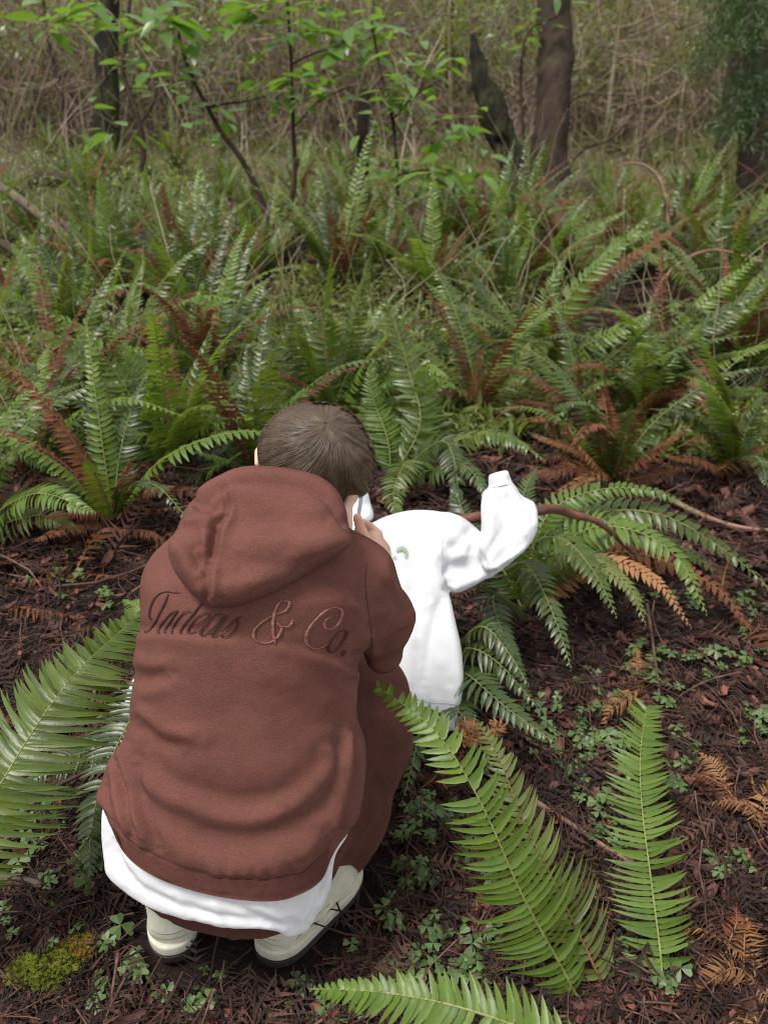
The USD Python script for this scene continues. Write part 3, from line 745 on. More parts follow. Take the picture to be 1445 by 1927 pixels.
def folds_back(px, py):
    mm = 0.001
    f = np.zeros_like(px)
    # the fold that hangs over the foot of the lettering
    top = [(262, 1193), (330, 1194), (400, 1203), (470, 1210), (540, 1222), (610, 1238), (668, 1262)]
    c = crom(top, 8)
    yy = np.interp(px, c[:, 0], c[:, 1])
    below = py - yy
    st = np.where((px > 255) & (px < 690), 1.0, 0.0)
    amp = np.interp(px, [250, 300, 400, 480, 540, 610, 668, 690], [9, 9, 7, 3.0, 3.5, 8, 9, 2])
    f += st * mm * amp * (1 / (1 + np.exp(-below / 3.5))) * np.exp(-np.maximum(below, 0) / 55)
    f -= st * mm * 2.0 * amp / 9 * np.exp(-((below + 12) / 9) ** 2)
    f += gauss(px, py, [(648, 1250), (668, 1268), (672, 1300), (660, 1335)], 10 * mm, 12)
    f += gauss(px, py, [(690, 1180), (697, 1225), (698, 1268)], 9 * mm, 14)
    f += gauss(px, py, [(676, 1240), (690, 1290), (686, 1340)], -16 * mm, 9)
    # left side creases
    f += gauss(px, py, [(255, 1240), (290, 1250), (330, 1248)], 5 * mm, 9) + gauss(px, py, [(252, 1272), (285, 1276), (320, 1268)], -5 * mm, 9)
    f += gauss(px, py, [(250, 1300), (285, 1305), (325, 1290)], 4 * mm, 9) + gauss(px, py, [(250, 1332), (280, 1350), (320, 1372), (380, 1385)], 6 * mm, 11)
    f += gauss(px, py, [(262, 1360), (300, 1395), (350, 1415)], -5 * mm, 10)
    # big swags across the seat
    f += gauss(px, py, [(238, 1395), (250, 1440), (297, 1485), (359, 1512), (430, 1535), (492, 1535), (559, 1505), (608, 1452), (632, 1395)], 10 * mm, 17)
    f += gauss(px, py, [(275, 1420), (318, 1470), (380, 1494), (450, 1512), (525, 1500), (590, 1458), (615, 1410)], -7 * mm, 15)
    f += gauss(px, py, [(330, 1395), (400, 1440), (470, 1450), (545, 1430), (600, 1385), (625, 1340)], 2.5 * mm, 18)
    f += gauss(px, py, [(212, 1520), (262, 1545), (326, 1590), (409, 1628), (492, 1630), (559, 1600), (604, 1560)], 8 * mm, 18)
    f += gauss(px, py, [(255, 1500), (320, 1545), (400, 1575), (480, 1578), (560, 1550), (610, 1500)], -6 * mm, 15)
    f += gauss(px, py, [(560, 1620), (600, 1560), (630, 1490), (640, 1420)], 6 * mm, 11)
    # hip and side pleats
    for pts, a, s in (([(214, 1425), (222, 1490), (248, 1575)], 7, 8), ([(240, 1415), (246, 1490), (272, 1585)], 7, 8), ([(228, 1440), (236, 1500), (258, 1570)], -8, 6), ([(258, 1430), (268, 1510), (300, 1590)], -7, 8),
                      ([(655, 1370), (652, 1470), (622, 1565)], 7, 8), ([(640, 1360), (632, 1450), (606, 1520)], -7, 8), ([(676, 1380), (672, 1470), (646, 1570)], 6, 7), ([(665, 1375), (662, 1470), (634, 1570)], -6, 6),
                      ([(196, 1470), (206, 1520), (224, 1580)], -5, 7), ([(320, 1360), (450, 1395), (580, 1370)], 1.5, 22), ([(480, 1260), (560, 1290), (630, 1330)], 2, 16)):
        f += gauss(px, py, pts, 1.3 * a * mm, s)
    # gathered waistband
    hem_top = np.interp(px, [190, 230, 264, 330, 409, 500, 570, 612, 640], [1525, 1575, 1602, 1632, 1652, 1655, 1640, 1600, 1560])
    f -= 3 * mm / (1 + np.exp(-(py - hem_top) / 4))
    f -= 3 * mm * np.exp(-((py - hem_top) / 4.5) ** 2)
    f += 1.5 * mm * np.sin(px / 6.0 + 3 * np.sin(px / 37)) * np.exp(-((py - hem_top + 10) / 16) ** 2)
    lim = np.where(py > 1500, 6.0, 14.0) * mm
    f = np.where(f < 0, -lim * np.tanh(-f / lim), f)
    q = np.stack([px / 75, py / 80, 0 * px], -1)
    f += (fbm(q, 3, 4) - 0.5) * 4.5 * mm
    q = np.stack([px / 22, py / 16, 0 * px + 3], -1)
    f += (fbm(q, 2, 14) - 0.5) * 0.9 * mm
    return f

def displace(v, f, fn, w=None):
    n = vnorm(v, f)
    vol = np.einsum('ij,ij->i', v[f[:, 0]] - v.mean(0), np.cross(v[f[:, 1]] - v.mean(0), v[f[:, 2]] - v.mean(0))).sum()
    n = n if vol > 0 else -n
    px, py = pxpy(v[:, 0], v[:, 1], v[:, 2])
    face = np.clip(-n[:, 2] * 1.6 + 0.25, 0, 1)
    return v + n * (fn(px, py) * face)[:, None]

# hoodie: trunk cut at the hem plus the sleeves
hem = crom([(150, 1440), (190, 1520), (207, 1560), (238, 1615), (300, 1657), (400, 1688), (500, 1699), (560, 1688), (605, 1660), (626, 1614), (650, 1575), (700, 1500), (740, 1400)], 6)
def below_hem(x, y, d):
    px, py = x / d * F + CX, -y / d * F + CY
    px, py = px * 1.0, py
    return (np.interp(px, hem[:, 0], hem[:, 1]) - py) / F * d     # >0 above hem
fd = Field(lo, hi, 0.0042)
fd.add(body_fn, lo, hi)
SH_R, EL_R, WR_R = K(668, 1092, 1.43), K(716, 1164, 1.50), K(703, 1062, 1.625)
SH_L, EL_L, WR_L = K(350, 1095, 1.43), K(345, 1200, 1.60), K(560, 1080, 1.69)
fd.cone(SH_R, EL_R, 0.072, 0.053, 0.035)
fd.cone(EL_R, WR_R, 0.052, 0.034, 0.02)
fd.cone(EL_R, K(722, 1230, 1.56), 0.050, 0.035, 0.03)
fd.cone(SH_L, EL_L, 0.066, 0.055, 0.03)
fd.cone(EL_L, WR_L, 0.052, 0.042, 0.02)
xs, ys, ds = np.meshgrid(*fd.ax, indexing='ij')
fd.F = np.maximum(fd.F, -below_hem(xs, ys, ds).astype(np.float32))
del xs, ys, ds
v, f = fd.mesh()
v, f = smooth_mesh(v, f, 4)
def sleeve_folds(px, py):
    mm = 0.001; o = folds_back(px, py)
    for pts, a, s in (([(722, 1050), (735, 1090), (768, 1130)], 4, 6), ([(700, 1075), (735, 1120), (755, 1150)], -4, 7), ([(745, 1075), (752, 1105), (772, 1140)], -4, 5), ([(775, 1160), (735, 1185), (705, 1205)], 5, 9), ([(650, 1130), (690, 1150), (740, 1160)], 3, 9),
                      ([(600, 1080), (650, 1110), (690, 1150), (700, 1200)], -3, 8), ([(775, 1185), (740, 1205), (705, 1225)], -6, 8)):
        o += gauss(px, py, pts, a * mm, s)
    return o
v = displace(v, f, sleeve_folds); v, f = smooth_mesh(v, f, 2)
hood_v, hood_f = v, f
look_back = front_lookup(v, f)
w, fw = to_world(v, f)
hoodie = obj('hoodie', (w, fw), M['hoodie'], person)

# hem band: the rib knit of the waist, its own strip standing on the hoodie's lower edge
def strip(rowfn, us, m, look, lift):
    """a strip of cloth lying on a surface: rowfn(u, t) -> pixel; lifted towards the camera."""
    n = len(us); tt = np.linspace(0, 1, m)
    P = np.array([[rowfn(u, t) for t in tt] for u in us])
    d = look(P[..., 0], P[..., 1]) - lift
    q = np.stack([(P[..., 0] - CX) / F * d, -(P[..., 1] - CY) / F * d, d], -1)
    i = np.arange(n - 1)[:, None] * m + np.arange(m - 1)[None]
    f = quads(np.stack([i, i + m, i + m + 1, i + 1], -1).reshape(-1, 4))
    return cw(q.reshape(-1, 3)), f
def ribbon(px, widths, look, lift=0.0012, thick=0.0008):
    """embroidered stroke: a rounded ribbon along a pixel polyline on a surface."""
    c = np.asarray(px, float); n = len(c)
    t = np.gradient(c, axis=0); t /= np.linalg.norm(t, axis=1)[:, None] + 1e-9
    nn = np.stack([-t[:, 1], t[:, 0]], 1)
    offs = np.array([-1.0, -0.6, 0, 0.6, 1.0]); h = np.array([-0.6, 0.55, 1.0, 0.55, -0.6])
    P = c[:, None] + nn[:, None] * (widths[:, None] * offs)[..., None] / 2
    d = look(P[..., 0], P[..., 1]) - lift - thick * h
    q = np.stack([(P[..., 0] - CX) / F * d, -(P[..., 1] - CY) / F * d, d], -1).reshape(-1, 3)
    i = np.arange(n - 1)[:, None] * 5 + np.arange(4)[None]
    return cw(q), quads(np.stack([i, i + 5, i + 6, i + 1], -1).reshape(-1, 4))
def script(strokes, look, w0, w1, ox, oy, sc, gam=1.0, **kw):
    ms = []
    for s in strokes:
        c = crom(np.array(s, float), 7) / sc + [ox, oy]
        t = np.gradient(c, axis=0); t /= np.linalg.norm(t, axis=1)[:, None] + 1e-9
        down = np.abs(t[:, 1]) ** gam * (t[:, 1] * np.sign((c[-1] - c[0])[1] or 1) > -2)
        q = np.linspace(0, 1, len(c))
        wd = 1.15 * (w0 + w1 * ndimage.gaussian_filter1d(np.abs(t[:, 1]) ** 2.2, 2)) * np.clip(np.minimum(q, 1 - q) * 9 + 0.35, 0, 1)
        ms.append(ribbon(c, wd, look, **kw))
    return joinm(ms)
hx = np.array([190, 230, 264, 330, 409, 500, 570, 612, 640]); hy = np.array([1525, 1575, 1602, 1632, 1652, 1655, 1640, 1600, 1560])
us = np.linspace(212, 618, 130)
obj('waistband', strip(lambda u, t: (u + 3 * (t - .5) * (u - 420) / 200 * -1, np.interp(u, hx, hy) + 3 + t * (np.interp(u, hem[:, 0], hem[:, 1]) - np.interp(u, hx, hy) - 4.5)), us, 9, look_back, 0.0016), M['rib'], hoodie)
def seam_line(pts, name='seam', w=1.6, lift=.0006):
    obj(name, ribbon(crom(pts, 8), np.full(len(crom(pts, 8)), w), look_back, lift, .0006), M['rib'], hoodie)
seam_line([(690, 1062), (688, 1100), (694, 1150), (700, 1200), (698, 1250)])
S1 = 1445 / 240.0
word = [[(600, 207), (520, 212), (440, 200), (360, 225), (300, 285), (262, 370), (245, 460), (258, 512), (280, 508)], [(460, 225), (420, 330), (370, 430), (320, 530), (270, 610), (222, 655), (200, 650), (205, 672)],
        [(560, 415), (500, 440), (430, 510), (370, 590), (345, 650), (352, 676)], [(570, 412), (520, 480), (470, 560), (430, 620), (418, 660), (440, 668)],
        [(720, 420), (640, 440), (570, 510), (515, 600), (495, 660), (515, 672)], [(840, 330), (790, 390), (730, 470), (660, 550), (610, 620), (590, 660), (620, 668)],
        [(700, 600), (790, 570), (880, 510), (925, 465), (900, 443), (830, 462), (750, 530), (695, 610), (680, 655), (720, 668), (800, 630)],
        [(1080, 470), (1030, 455), (960, 490), (890, 570), (835, 640), (825, 685), (870, 690), (960, 630), (1040, 540), (1090, 480)], [(1135, 470), (1080, 540), (1010, 620), (955, 680), (965, 705), (1030, 680)],
        [(1060, 660), (1150, 590), (1230, 510), (1300, 480)], [(1235, 500), (1250, 540), (1225, 620), (1160, 690), (1090, 715), (1060, 700), (1075, 675)]]
let1 = script(word, look_back, 1.1, 3.1, 240, 1080, S1)
amp = [[(490, 205), (440, 180), (380, 225), (340, 320), (322, 430), (325, 540), (335, 620), (345, 670)], [(455, 182), (500, 195), (505, 240), (460, 300), (380, 330), (280, 375), (190, 435), (120, 510), (100, 580), (130, 640), (210, 665), (300, 650), (380, 590), (420, 510), (400, 475), (355, 465)],
       [(370, 440), (420, 475), (490, 475), (535, 440), (545, 400)]]
co = [[(1000, 375), (950, 385), (910, 430), (910, 480), (950, 510), (1010, 495), (1070, 440), (1105, 370), (1110, 310), (1080, 275), (1010, 265), (920, 300), (820, 390), (740, 490), (700, 580), (705, 660), (750, 715), (830, 730), (910, 700), (945, 680)]]
oo = [[(1130, 520), (1070, 540), (1000, 610), (955, 690), (955, 745), (990, 770), (1060, 720), (1120, 640), (1160, 560), (1150, 525), (1120, 520)]]
let2 = script(amp, look_back, 1.3, 3.9, 460, 1100, S1)
let3 = script(co, look_back, 1.3, 4.3, 460, 1100, S1)
let4 = script(oo, look_back, 1.8, 4.0, 460, 1100, S1)
let5 = script([[(1140, 748), (1130, 768), (1115, 790), (1105, 800)]], look_back, 5, 3, 460, 1100, S1)
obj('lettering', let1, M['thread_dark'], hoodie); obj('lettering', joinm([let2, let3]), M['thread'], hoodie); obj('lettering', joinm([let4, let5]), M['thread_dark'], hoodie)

# hood lying on the shoulders
hood_out = [(350, 985), (362, 945), (378, 920), (410, 898), (445, 882), (480, 877), (530, 880), (580, 888), (615, 905), (640, 932), (652, 965), (658, 1000), (662, 1020), (640, 1042), (600, 1068), (550, 1098), (500, 1122), (450, 1140), (412, 1143), (385, 1135), (358, 1110), (332, 1075), (318, 1040), (325, 1010)]
hp = Poly(hood_out, blur=3, sm=5)
dh = dlin([870, 900, 960, 1040, 1100, 1150], [1.335, 1.325, 1.30, 1.272, 1.256, 1.250])
fd = Field(np.append(K(300, 1160, 1.3)[:2] - .02, 1.16), np.append(K(690, 850, 1.3)[:2] + .02, 1.46), 0.0032)
fd.add(inflate(hp, dh, 0.056, 0.045), fd.lo, fd.lo + fd.n * fd.h)
v, f = fd.mesh(); v, f = smooth_mesh(v, f, 4)
def hood_folds(px, py):
    mm = 0.001; o = np.zeros_like(px)
    rim = [(355, 965), (378, 935), (415, 915), (470, 905), (540, 910), (590, 922), (625, 945), (650, 985)]
    o += gauss(px, py, rim, -8 * mm, 5, False)
    o += gauss(px, py, [(368, 930), (410, 905), (470, 890), (560, 897), (618, 920), (646, 960)], 6 * mm, 8, False)
    for pts, a, s in (([(420, 915), (424, 950), (420, 968), (405, 990), (396, 1030), (388, 1080), (392, 1132)], -4, 5), ([(430, 915), (436, 960), (420, 1000), (408, 1045), (404, 1085), (402, 1130)], 4, 6),
                      ([(360, 950), (395, 950), (420, 955)], -13, 15), ([(340, 985), (380, 972), (425, 968)], 7, 10), ([(392, 995), (386, 1040), (382, 1080)], 6, 9), ([(372, 1035), (376, 1060), (378, 1080)], -8, 9),
                      ([(410, 985), (404, 1020), (398, 1055)], -7, 8), ([(430, 960), (500, 985), (600, 985), (648, 970)], -5, 20), ([(440, 1010), (520, 1020), (610, 1010), (655, 1000)], 4, 20), ([(420, 1060), (480, 1065), (560, 1050)], -4, 20), ([(330, 1020), (350, 1060), (375, 1100)], 4, 10)):
        o += gauss(px, py, pts, 1.7 * a * mm, s)
    o += (fbm(np.stack([px / 60, py / 45, 0 * px], -1), 3, 8) - .5) * 6 * mm
    return o
v = displace(v, f, hood_folds)
w, fw = to_world(v, f)
obj('hood', (w, fw), M['hoodie'], hoodie)

# white undershirt and the seat of the trousers: the same trunk, a layer further in and cut lower
shirt_edge = crom([(120, 1480), (180, 1585), (190, 1625), (208, 1655), (240, 1685), (285, 1710), (330, 1726), (430, 1746), (510, 1752), (545, 1761), (578, 1752), (606, 1720), (622, 1672), (630, 1612), (660, 1560), (720, 1400)], 6)
fd = Field(np.append(K(160, 1830, 1.4)[:2] - .02, 1.20), np.append(K(740, 1380, 1.4)[:2] + .02, 1.72), 0.0042)
fd.add(lambda x, y, d: body_fn(x, y, d) + 0.012 + 0.024 * np.clip((np.interp(x / d * F + CX, hem[:, 0], hem[:, 1]) - 6 - (-y / d * F + CY)) / 28, 0, 1), fd.lo, fd.lo + fd.n * fd.h)
xs, ys, ds = np.meshgrid(*fd.ax, indexing='ij')
px = xs / ds * F + CX; py = -ys / ds * F + CY
fd.F = np.maximum(fd.F, ((py - np.interp(px, shirt_edge[:, 0], shirt_edge[:, 1])) / F * ds).astype(np.float32))
fd.F = np.maximum(fd.F, ((np.interp(px, hem[:, 0], hem[:, 1]) - 55 - py) / F * ds).astype(np.float32))
del xs, ys, ds, px, py
v, f = fd.mesh(); v, f = smooth_mesh(v, f, 4)
def shirt_folds(px, py):
    mm = 0.001; o = np.zeros_like(px)
    o += gauss(px, py, [(208, 1600), (240, 1655), (310, 1695), (400, 1722), (500, 1738), (570, 1735)], -5 * mm, 6)
    for pts, a, s in (([(212, 1570), (222, 1620), (250, 1660)], -5, 7), ([(430, 1690), (460, 1715), (500, 1735)], -5, 6), ([(400, 1690), (410, 1720), (412, 1745)], 3, 7), ([(520, 1690), (560, 1725), (580, 1740)], 4, 9), ([(600, 1650), (604, 1690), (585, 1735)], -5, 7), ([(330, 1690), (345, 1710), (350, 1725)], 3, 8), ([(618, 1630), (615, 1670), (600, 1715)], 4, 5), ([(480, 1700), (520, 1725), (545, 1755)], 4, 7)):
        o += gauss(px, py, pts, a * mm, s)
    return o + (fbm(np.stack([px / 40, py / 30, 0 * px], -1), 3, 18) - .5) * 4 * mm
v = displace(v, f, shirt_folds); v, f = smooth_mesh(v, f, 3)
w, fw = to_world(v, f); obj('undershirt', (w, fw), M['shirt'], person)

# trousers
fd = Field(np.append(K(130, 1850, 1.75)[:2] - .02, 1.22), np.append(K(830, 1150, 1.75)[:2] + .02, 2.0), 0.005)
def seat(x, y, d):
    py = -y / d * F + CY
    return np.maximum(body_fn(x, y, d) + 0.032, (np.interp(x / d * F + CX, hem[:, 0], hem[:, 1]) - 30 - py) / F * d)
fd.add(seat, fd.lo, np.append(fd.lo[:2] + (fd.n * fd.h)[:2], 1.68))
HR, KR, AR = K(545, 1600, 1.56), K(682, 1310, 1.76), K(585, 1690, 1.68)
fd.cone(HR, KR, 0.095, 0.088, 0.04)
fd.cone(KR, K(682, 1395, 1.72), 0.088, 0.092, 0.04); fd.cone(K(682, 1395, 1.72), K(645, 1530, 1.69), 0.092, 0.082, 0.04); fd.cone(K(645, 1530, 1.69), AR, 0.082, 0.062, 0.04)
HL, KL, AL = K(320, 1600, 1.56), K(345, 1330, 1.84), K(330, 1690, 1.70)
fd.cone(HL, KL, 0.095, 0.085, 0.04); fd.cone(KL, AL, 0.085, 0.062, 0.04)
v, f = fd.mesh(); v, f = smooth_mesh(v, f, 5)
def tr_folds(px, py):
    mm = 0.001
    o = (fbm(np.stack([px / 55, py / 90, 0 * px], -1), 3, 28) - .5) * 16 * mm
    for pts, a, s in (([(760, 1420), (720, 1500), (670, 1600)], 5, 9), ([(735, 1400), (700, 1480), (650, 1570)], -5, 9), ([(700, 1330), (740, 1340), (770, 1370)], -6, 10), ([(690, 1290), (730, 1285), (762, 1265)], 5, 10), ([(730, 1500), (690, 1580), (650, 1650)], -5, 8)):
        o += gauss(px, py, pts, a * mm, s)
    return o
v = displace(v, f, tr_folds)
w, fw = to_world(v, f); obj('trousers', (w, fw), M['trousers'], person)

# body: head, neck, arms and hands as one surface (mostly inside the clothes)
HD = K(594, 866, 1.465)
fd = Field(np.append(K(280, 1720, 1.5)[:2] - .02, 1.26), np.append(K(790, 735, 1.5)[:2] + .03, 1.78), 0.0030)
fc = np.array([0.16, -0.36, 0.90]); fc /= np.linalg.norm(fc)          # where the face points, in the camera's axes
hup = np.array([-0.18, 0.90, 0.40]); hup -= fc * (hup @ fc); hup /= np.linalg.norm(hup)
hs = np.cross(hup, fc); Rh = np.stack([hs, hup, fc], 1)               # columns: the head's side, up, front
fd.ell(HD, (0.066, 0.080, 0.085), 0.0, Rh)
H = lambda a, b, c: HD + Rh @ np.array([a, b, c])
fd.cone(H(0, -0.05, 0.045), H(0, -0.095, 0.070), 0.050, 0.034, 0.03)   # jaw and chin
fd.cone(H(0, 0.01, 0.088), H(0, -0.030, 0.108), 0.008, 0.013, 0.012)   # nose
fd.cone(H(-.03, 0.022, 0.078), H(.03, 0.022, 0.078), 0.014, 0.014, 0.012)   # brow
fd.cone(H(-.018, -0.062, 0.094), H(.018, -0.062, 0.094), 0.008, 0.008, 0.008)   # lips
for s_ in (-1, 1):
    fd.ell(H(s_ * .030, 0.004, 0.080), (.013, .010, .010), 0.004)
NECK = K(560, 965, 1.46)
fd.cone(H(0, -0.05, -0.02), NECK, 0.050, 0.055, 0.03); fd.cone(NECK, K(520, 1090, 1.44), 0.060, 0.095, 0.05)
fd.cone(K(520, 1090, 1.46), K(450, 1560, 1.50), 0.10, 0.10, 0.06); fd.cone(K(400, 1100, 1.45), K(630, 1100, 1.45), 0.055, 0.055, 0.05)
fd.cone(SH_R, EL_R, 0.045, 0.036, 0.02); fd.cone(EL_R, WR_R, 0.036, 0.025, 0.02); fd.cone(SH_L, EL_L, 0.045, 0.036, 0.02); fd.cone(EL_L, WR_L, 0.036, 0.025, 0.02)
# ears
ER = K(651, 948, 1.405)
fd.cone(K(646, 966, 1.375), K(663, 934, 1.385), 0.0070, 0.0100, 0.010); fd.cone(K(646, 966, 1.375), K(630, 960, 1.44), 0.007, 0.012, 0.008); fd.cone(K(661, 936, 1.385), K(640, 935, 1.44), 0.008, 0.012, 0.008)
fd.cone(K(486, 872, 1.43), K(489, 850, 1.44), 0.007, 0.009, 0.008)
# right hand: wrist, palm, thumb along the phone's edge, fingers folded round its back
WH = K(709, 1040, 1.615)
Kh = lambda a, b, c: K(a - 7, b - 14, c)
fd.cone(WR_R, WH, 0.025, 0.024, 0.015); fd.cone(WH, Kh(708, 1032, 1.628), 0.024, 0.020, 0.014); fd.cone(Kh(717, 1042, 1.640), Kh(714, 1024, 1.650), 0.016, 0.014, 0.012)
fd.cone(Kh(700, 1044, 1.595), Kh(688, 1016, 1.575), 0.0130, 0.0108, 0.006); fd.cone(Kh(688, 1016, 1.575), Kh(679.0, 988, 1.572), 0.0108, 0.0085, 0.002)
for k_, (b_, m_, t_) in enumerate([((714, 1018, 1.655), (702, 1006, 1.668), (688, 997, 1.676)), ((717, 1021, 1.662), (704, 1010, 1.684), (688, 1003, 1.692)), ((719, 1031, 1.668), (707, 1023, 1.692), (690, 1018, 1.700)), ((719, 1041, 1.668), (709, 1037, 1.688), (694, 1034, 1.695))]):
    r_ = [0.0098, 0.0100, 0.0095, 0.0085][k_]
    fd.cone(Kh(*b_), Kh(*m_), r_ + .0012, r_, 0.005); fd.cone(Kh(*m_), Kh(*t_), r_, r_ - .0015, 0.003)
# left hand behind the phone's other edge
WL = K(600, 1060, 1.70)
fd.cone(WR_L, WL, 0.025, 0.024, 0.015); fd.cone(WL, K(622, 1035, 1.70), 0.025, 0.021, 0.015)
fd.cone(K(618, 1040, 1.685), K(640, 1015, 1.665), 0.012, 0.010, 0.008); fd.cone(K(640, 1015, 1.665), K(650, 995, 1.655), 0.010, 0.008, 0.003)
for k_ in range(4):
    y_ = 1010 + k_ * 12
    fd.cone(K(622, y_ + 12, 1.715), K(640, y_ + 6, 1.735), 0.0105, 0.0095, 0.005); fd.cone(K(640, y_ + 6, 1.735), K(652, y_, 1.73), 0.0095, 0.008, 0.003)
v, f = fd.mesh(); v, f = smooth_mesh(v, f, 3)
w, fw = to_world(v, f); body = obj('body', (w, fw), M['skin'], person)
M['nail'] = mat('finger_nail', {'p': ('principled_bsdf', {'base_color': (0.66, 0.40, 0.33), 'roughness': 0.3})}, [])
nv = trimesh.creation.icosphere(2, 1.0)
obj('thumb_nail', (cw(np.array(nv.vertices) * [0.0052, 0.0066, 0.002] + K(672, 976, 1.565)), nv.faces[:, ::-1]), M['nail'], body)
ey = trimesh.creation.icosphere(2, 0.0115)
M['eye'] = mat('eye', {'p': ('principled_bsdf', {'base_color': (0.7, 0.68, 0.65), 'roughness': 0.1})}, [])
for s_ in (-1, 1):
    obj('eye', (cw(np.array(ey.vertices) + H(s_ * .030, 0.002, 0.0835)), ey.faces[:, ::-1]), M['eye'], body)

# hair: a cap and thousands of strands flowing from the crown
hair_out = [(489, 880), (486, 850), (489, 822), (503, 797), (528, 775), (560, 762), (596, 757), (630, 762), (660, 776), (684, 802), (700, 838), (707, 870), (703, 900), (694, 926), (676, 937), (652, 941), (632, 962), (612, 1000), (560, 1010), (510, 980), (494, 920)]
hpoly = Poly(hair_out, blur=6, sm=5)
dhair = dlin([740, 800, 860, 940], [1.43, 1.425, 1.42, 1.415])
fd = Field(np.append(K(470, 960, 1.4)[:2] - .01, 1.28), np.append(K(725, 740, 1.4)[:2] + .01, 1.56), 0.0035)
fd.add(inflate(hpoly, dhair, 0.108, 0.092), fd.lo, fd.lo + fd.n * fd.h)
v, f = fd.mesh(); v, f = smooth_mesh(v, f, 6)
CR = np.array([612.0, 797.0])
def hair_relief(px, py):
    a = np.arctan2(py - CR[1], px - CR[0]); r = np.hypot(px - CR[0], py - CR[1])
    q = np.stack([np.cos(a) * 9, np.sin(a) * 9, r / 120], -1)
    return (fbm(q, 3, 3) - .5) * 0.010 * np.clip(r / 40, 0.1, 1)
v = displace(v, f, hair_relief)
M['hair'] = mat('hair_brown', {'g': ('geometry', {}), 'n': ('noise_texture', {'scale': 70.0, 'detail': 4.0}), 'h': ('hair_info', {}), 'w': ('white_noise_texture', {'dimensions': '1D'}),
                               'ad': ('math', {'math_type': 'multiply_add', 'value2': 0.6}), 'sc': ('math', {'math_type': 'multiply', 'value2': 0.4}),
                               'r': ('rgb_ramp', {'ramp': [(0.2, (0.026, 0.017, 0.011)), (0.5, (0.062, 0.041, 0.027)), (0.8, (0.118, 0.082, 0.055))]}),
                               'p': ('principled_bsdf', {'roughness': 0.40, 'specular_ior_level': 0.45})},
                [('h.index', 'w.w'), ('w.value', 'ad.value1'), ('g.position', 'n.vector'), ('n.fac', 'sc.value1'), ('sc.value', 'ad.value3'), ('ad.value', 'r.fac'), ('r.color', 'p.base_color')])
M['scalp'] = mat('hair_under', {'g': ('geometry', {}), 'n': ('noise_texture', {'scale': 160.0, 'detail': 4.0}), 'r': ('rgb_ramp', {'ramp': [(0.3, (0.030, 0.020, 0.014)), (0.7, (0.066, 0.045, 0.031))]}), 'p': ('principled_bsdf', {'roughness': 0.5})},
                 [('g.position', 'n.vector'), ('n.fac', 'r.fac'), ('r.color', 'p.base_color')])
look_h = front_lookup(v, f)
w, fw = to_world(v, f); hair = obj('hair', (w, fw), M['scalp'], person)
g = np.random.default_rng(17)
NS, MS = 9000, 11
th = g.uniform(0, 2 * np.pi, NS)
start = g.uniform(0, 1, NS) ** 0.75
ray_t = np.linspace(0, 260, 131)
PX = CR[0] + np.cos(th + .72)[:, None] * ray_t; PY = CR[1] + np.sin(th + .72)[:, None] * ray_t
inside = hpoly(PX, PY) > 1.0
rmax = ray_t[np.argmin(inside, 1)]
r0 = start * rmax * 0.85 + 2; r1 = np.minimum(r0 + g.uniform(70, 190, NS), rmax * 1.15)
tt = np.linspace(0, 1, MS)
rr = r0[:, None] + (r1 - r0)[:, None] * tt
swirl = 0.75 * (1 - np.exp(-rr / 45)) + 0.22 * np.sin(th)[:, None] * (rr / 150) + 0.10 * (noise(np.stack([np.cos(th) * 5, np.sin(th) * 5, 0 * th], -1), 3) - .5)[:, None] * rr / 60 + g.normal(0, 0.05, NS)[:, None] * tt
# hair falls: bend the paths down towards the lower edge
ang = th[:, None] + swirl + 0.20 * np.cos(th)[:, None] * (rr / 150)
PX = CR[0] + np.cos(ang) * rr; PY = CR[1] + np.sin(ang) * rr
outs = hpoly(PX, PY) < g.normal(-0.3, 1.3, NS)[:, None]
first = np.where(outs.any(1), np.argmax(outs, 1), MS)
ii_ = np.minimum(np.arange(MS)[None], np.maximum(first - 1, 0)[:, None])
PX, PY = np.take_along_axis(PX, ii_, 1), np.take_along_axis(PY, ii_, 1)
drop = first < 3
PX += np.arange(MS) * 0.02
D = look_h(PX, PY) - 0.0012 - g.uniform(0, 0.0035, NS)[:, None] * np.sin(tt * np.pi * 0.9)
Q = cw(np.stack([(PX - CX) / F * D, -(PY - CY) / F * D, D], -1))
ok = ~drop
Q = Q[ok]
c = curves(f'{hair.GetPath()}/strands', Q, np.full(Q.shape[:2], 0.00055) * np.linspace(1, 0.6, MS), M['hair'])
tag(c, kind='stuff')

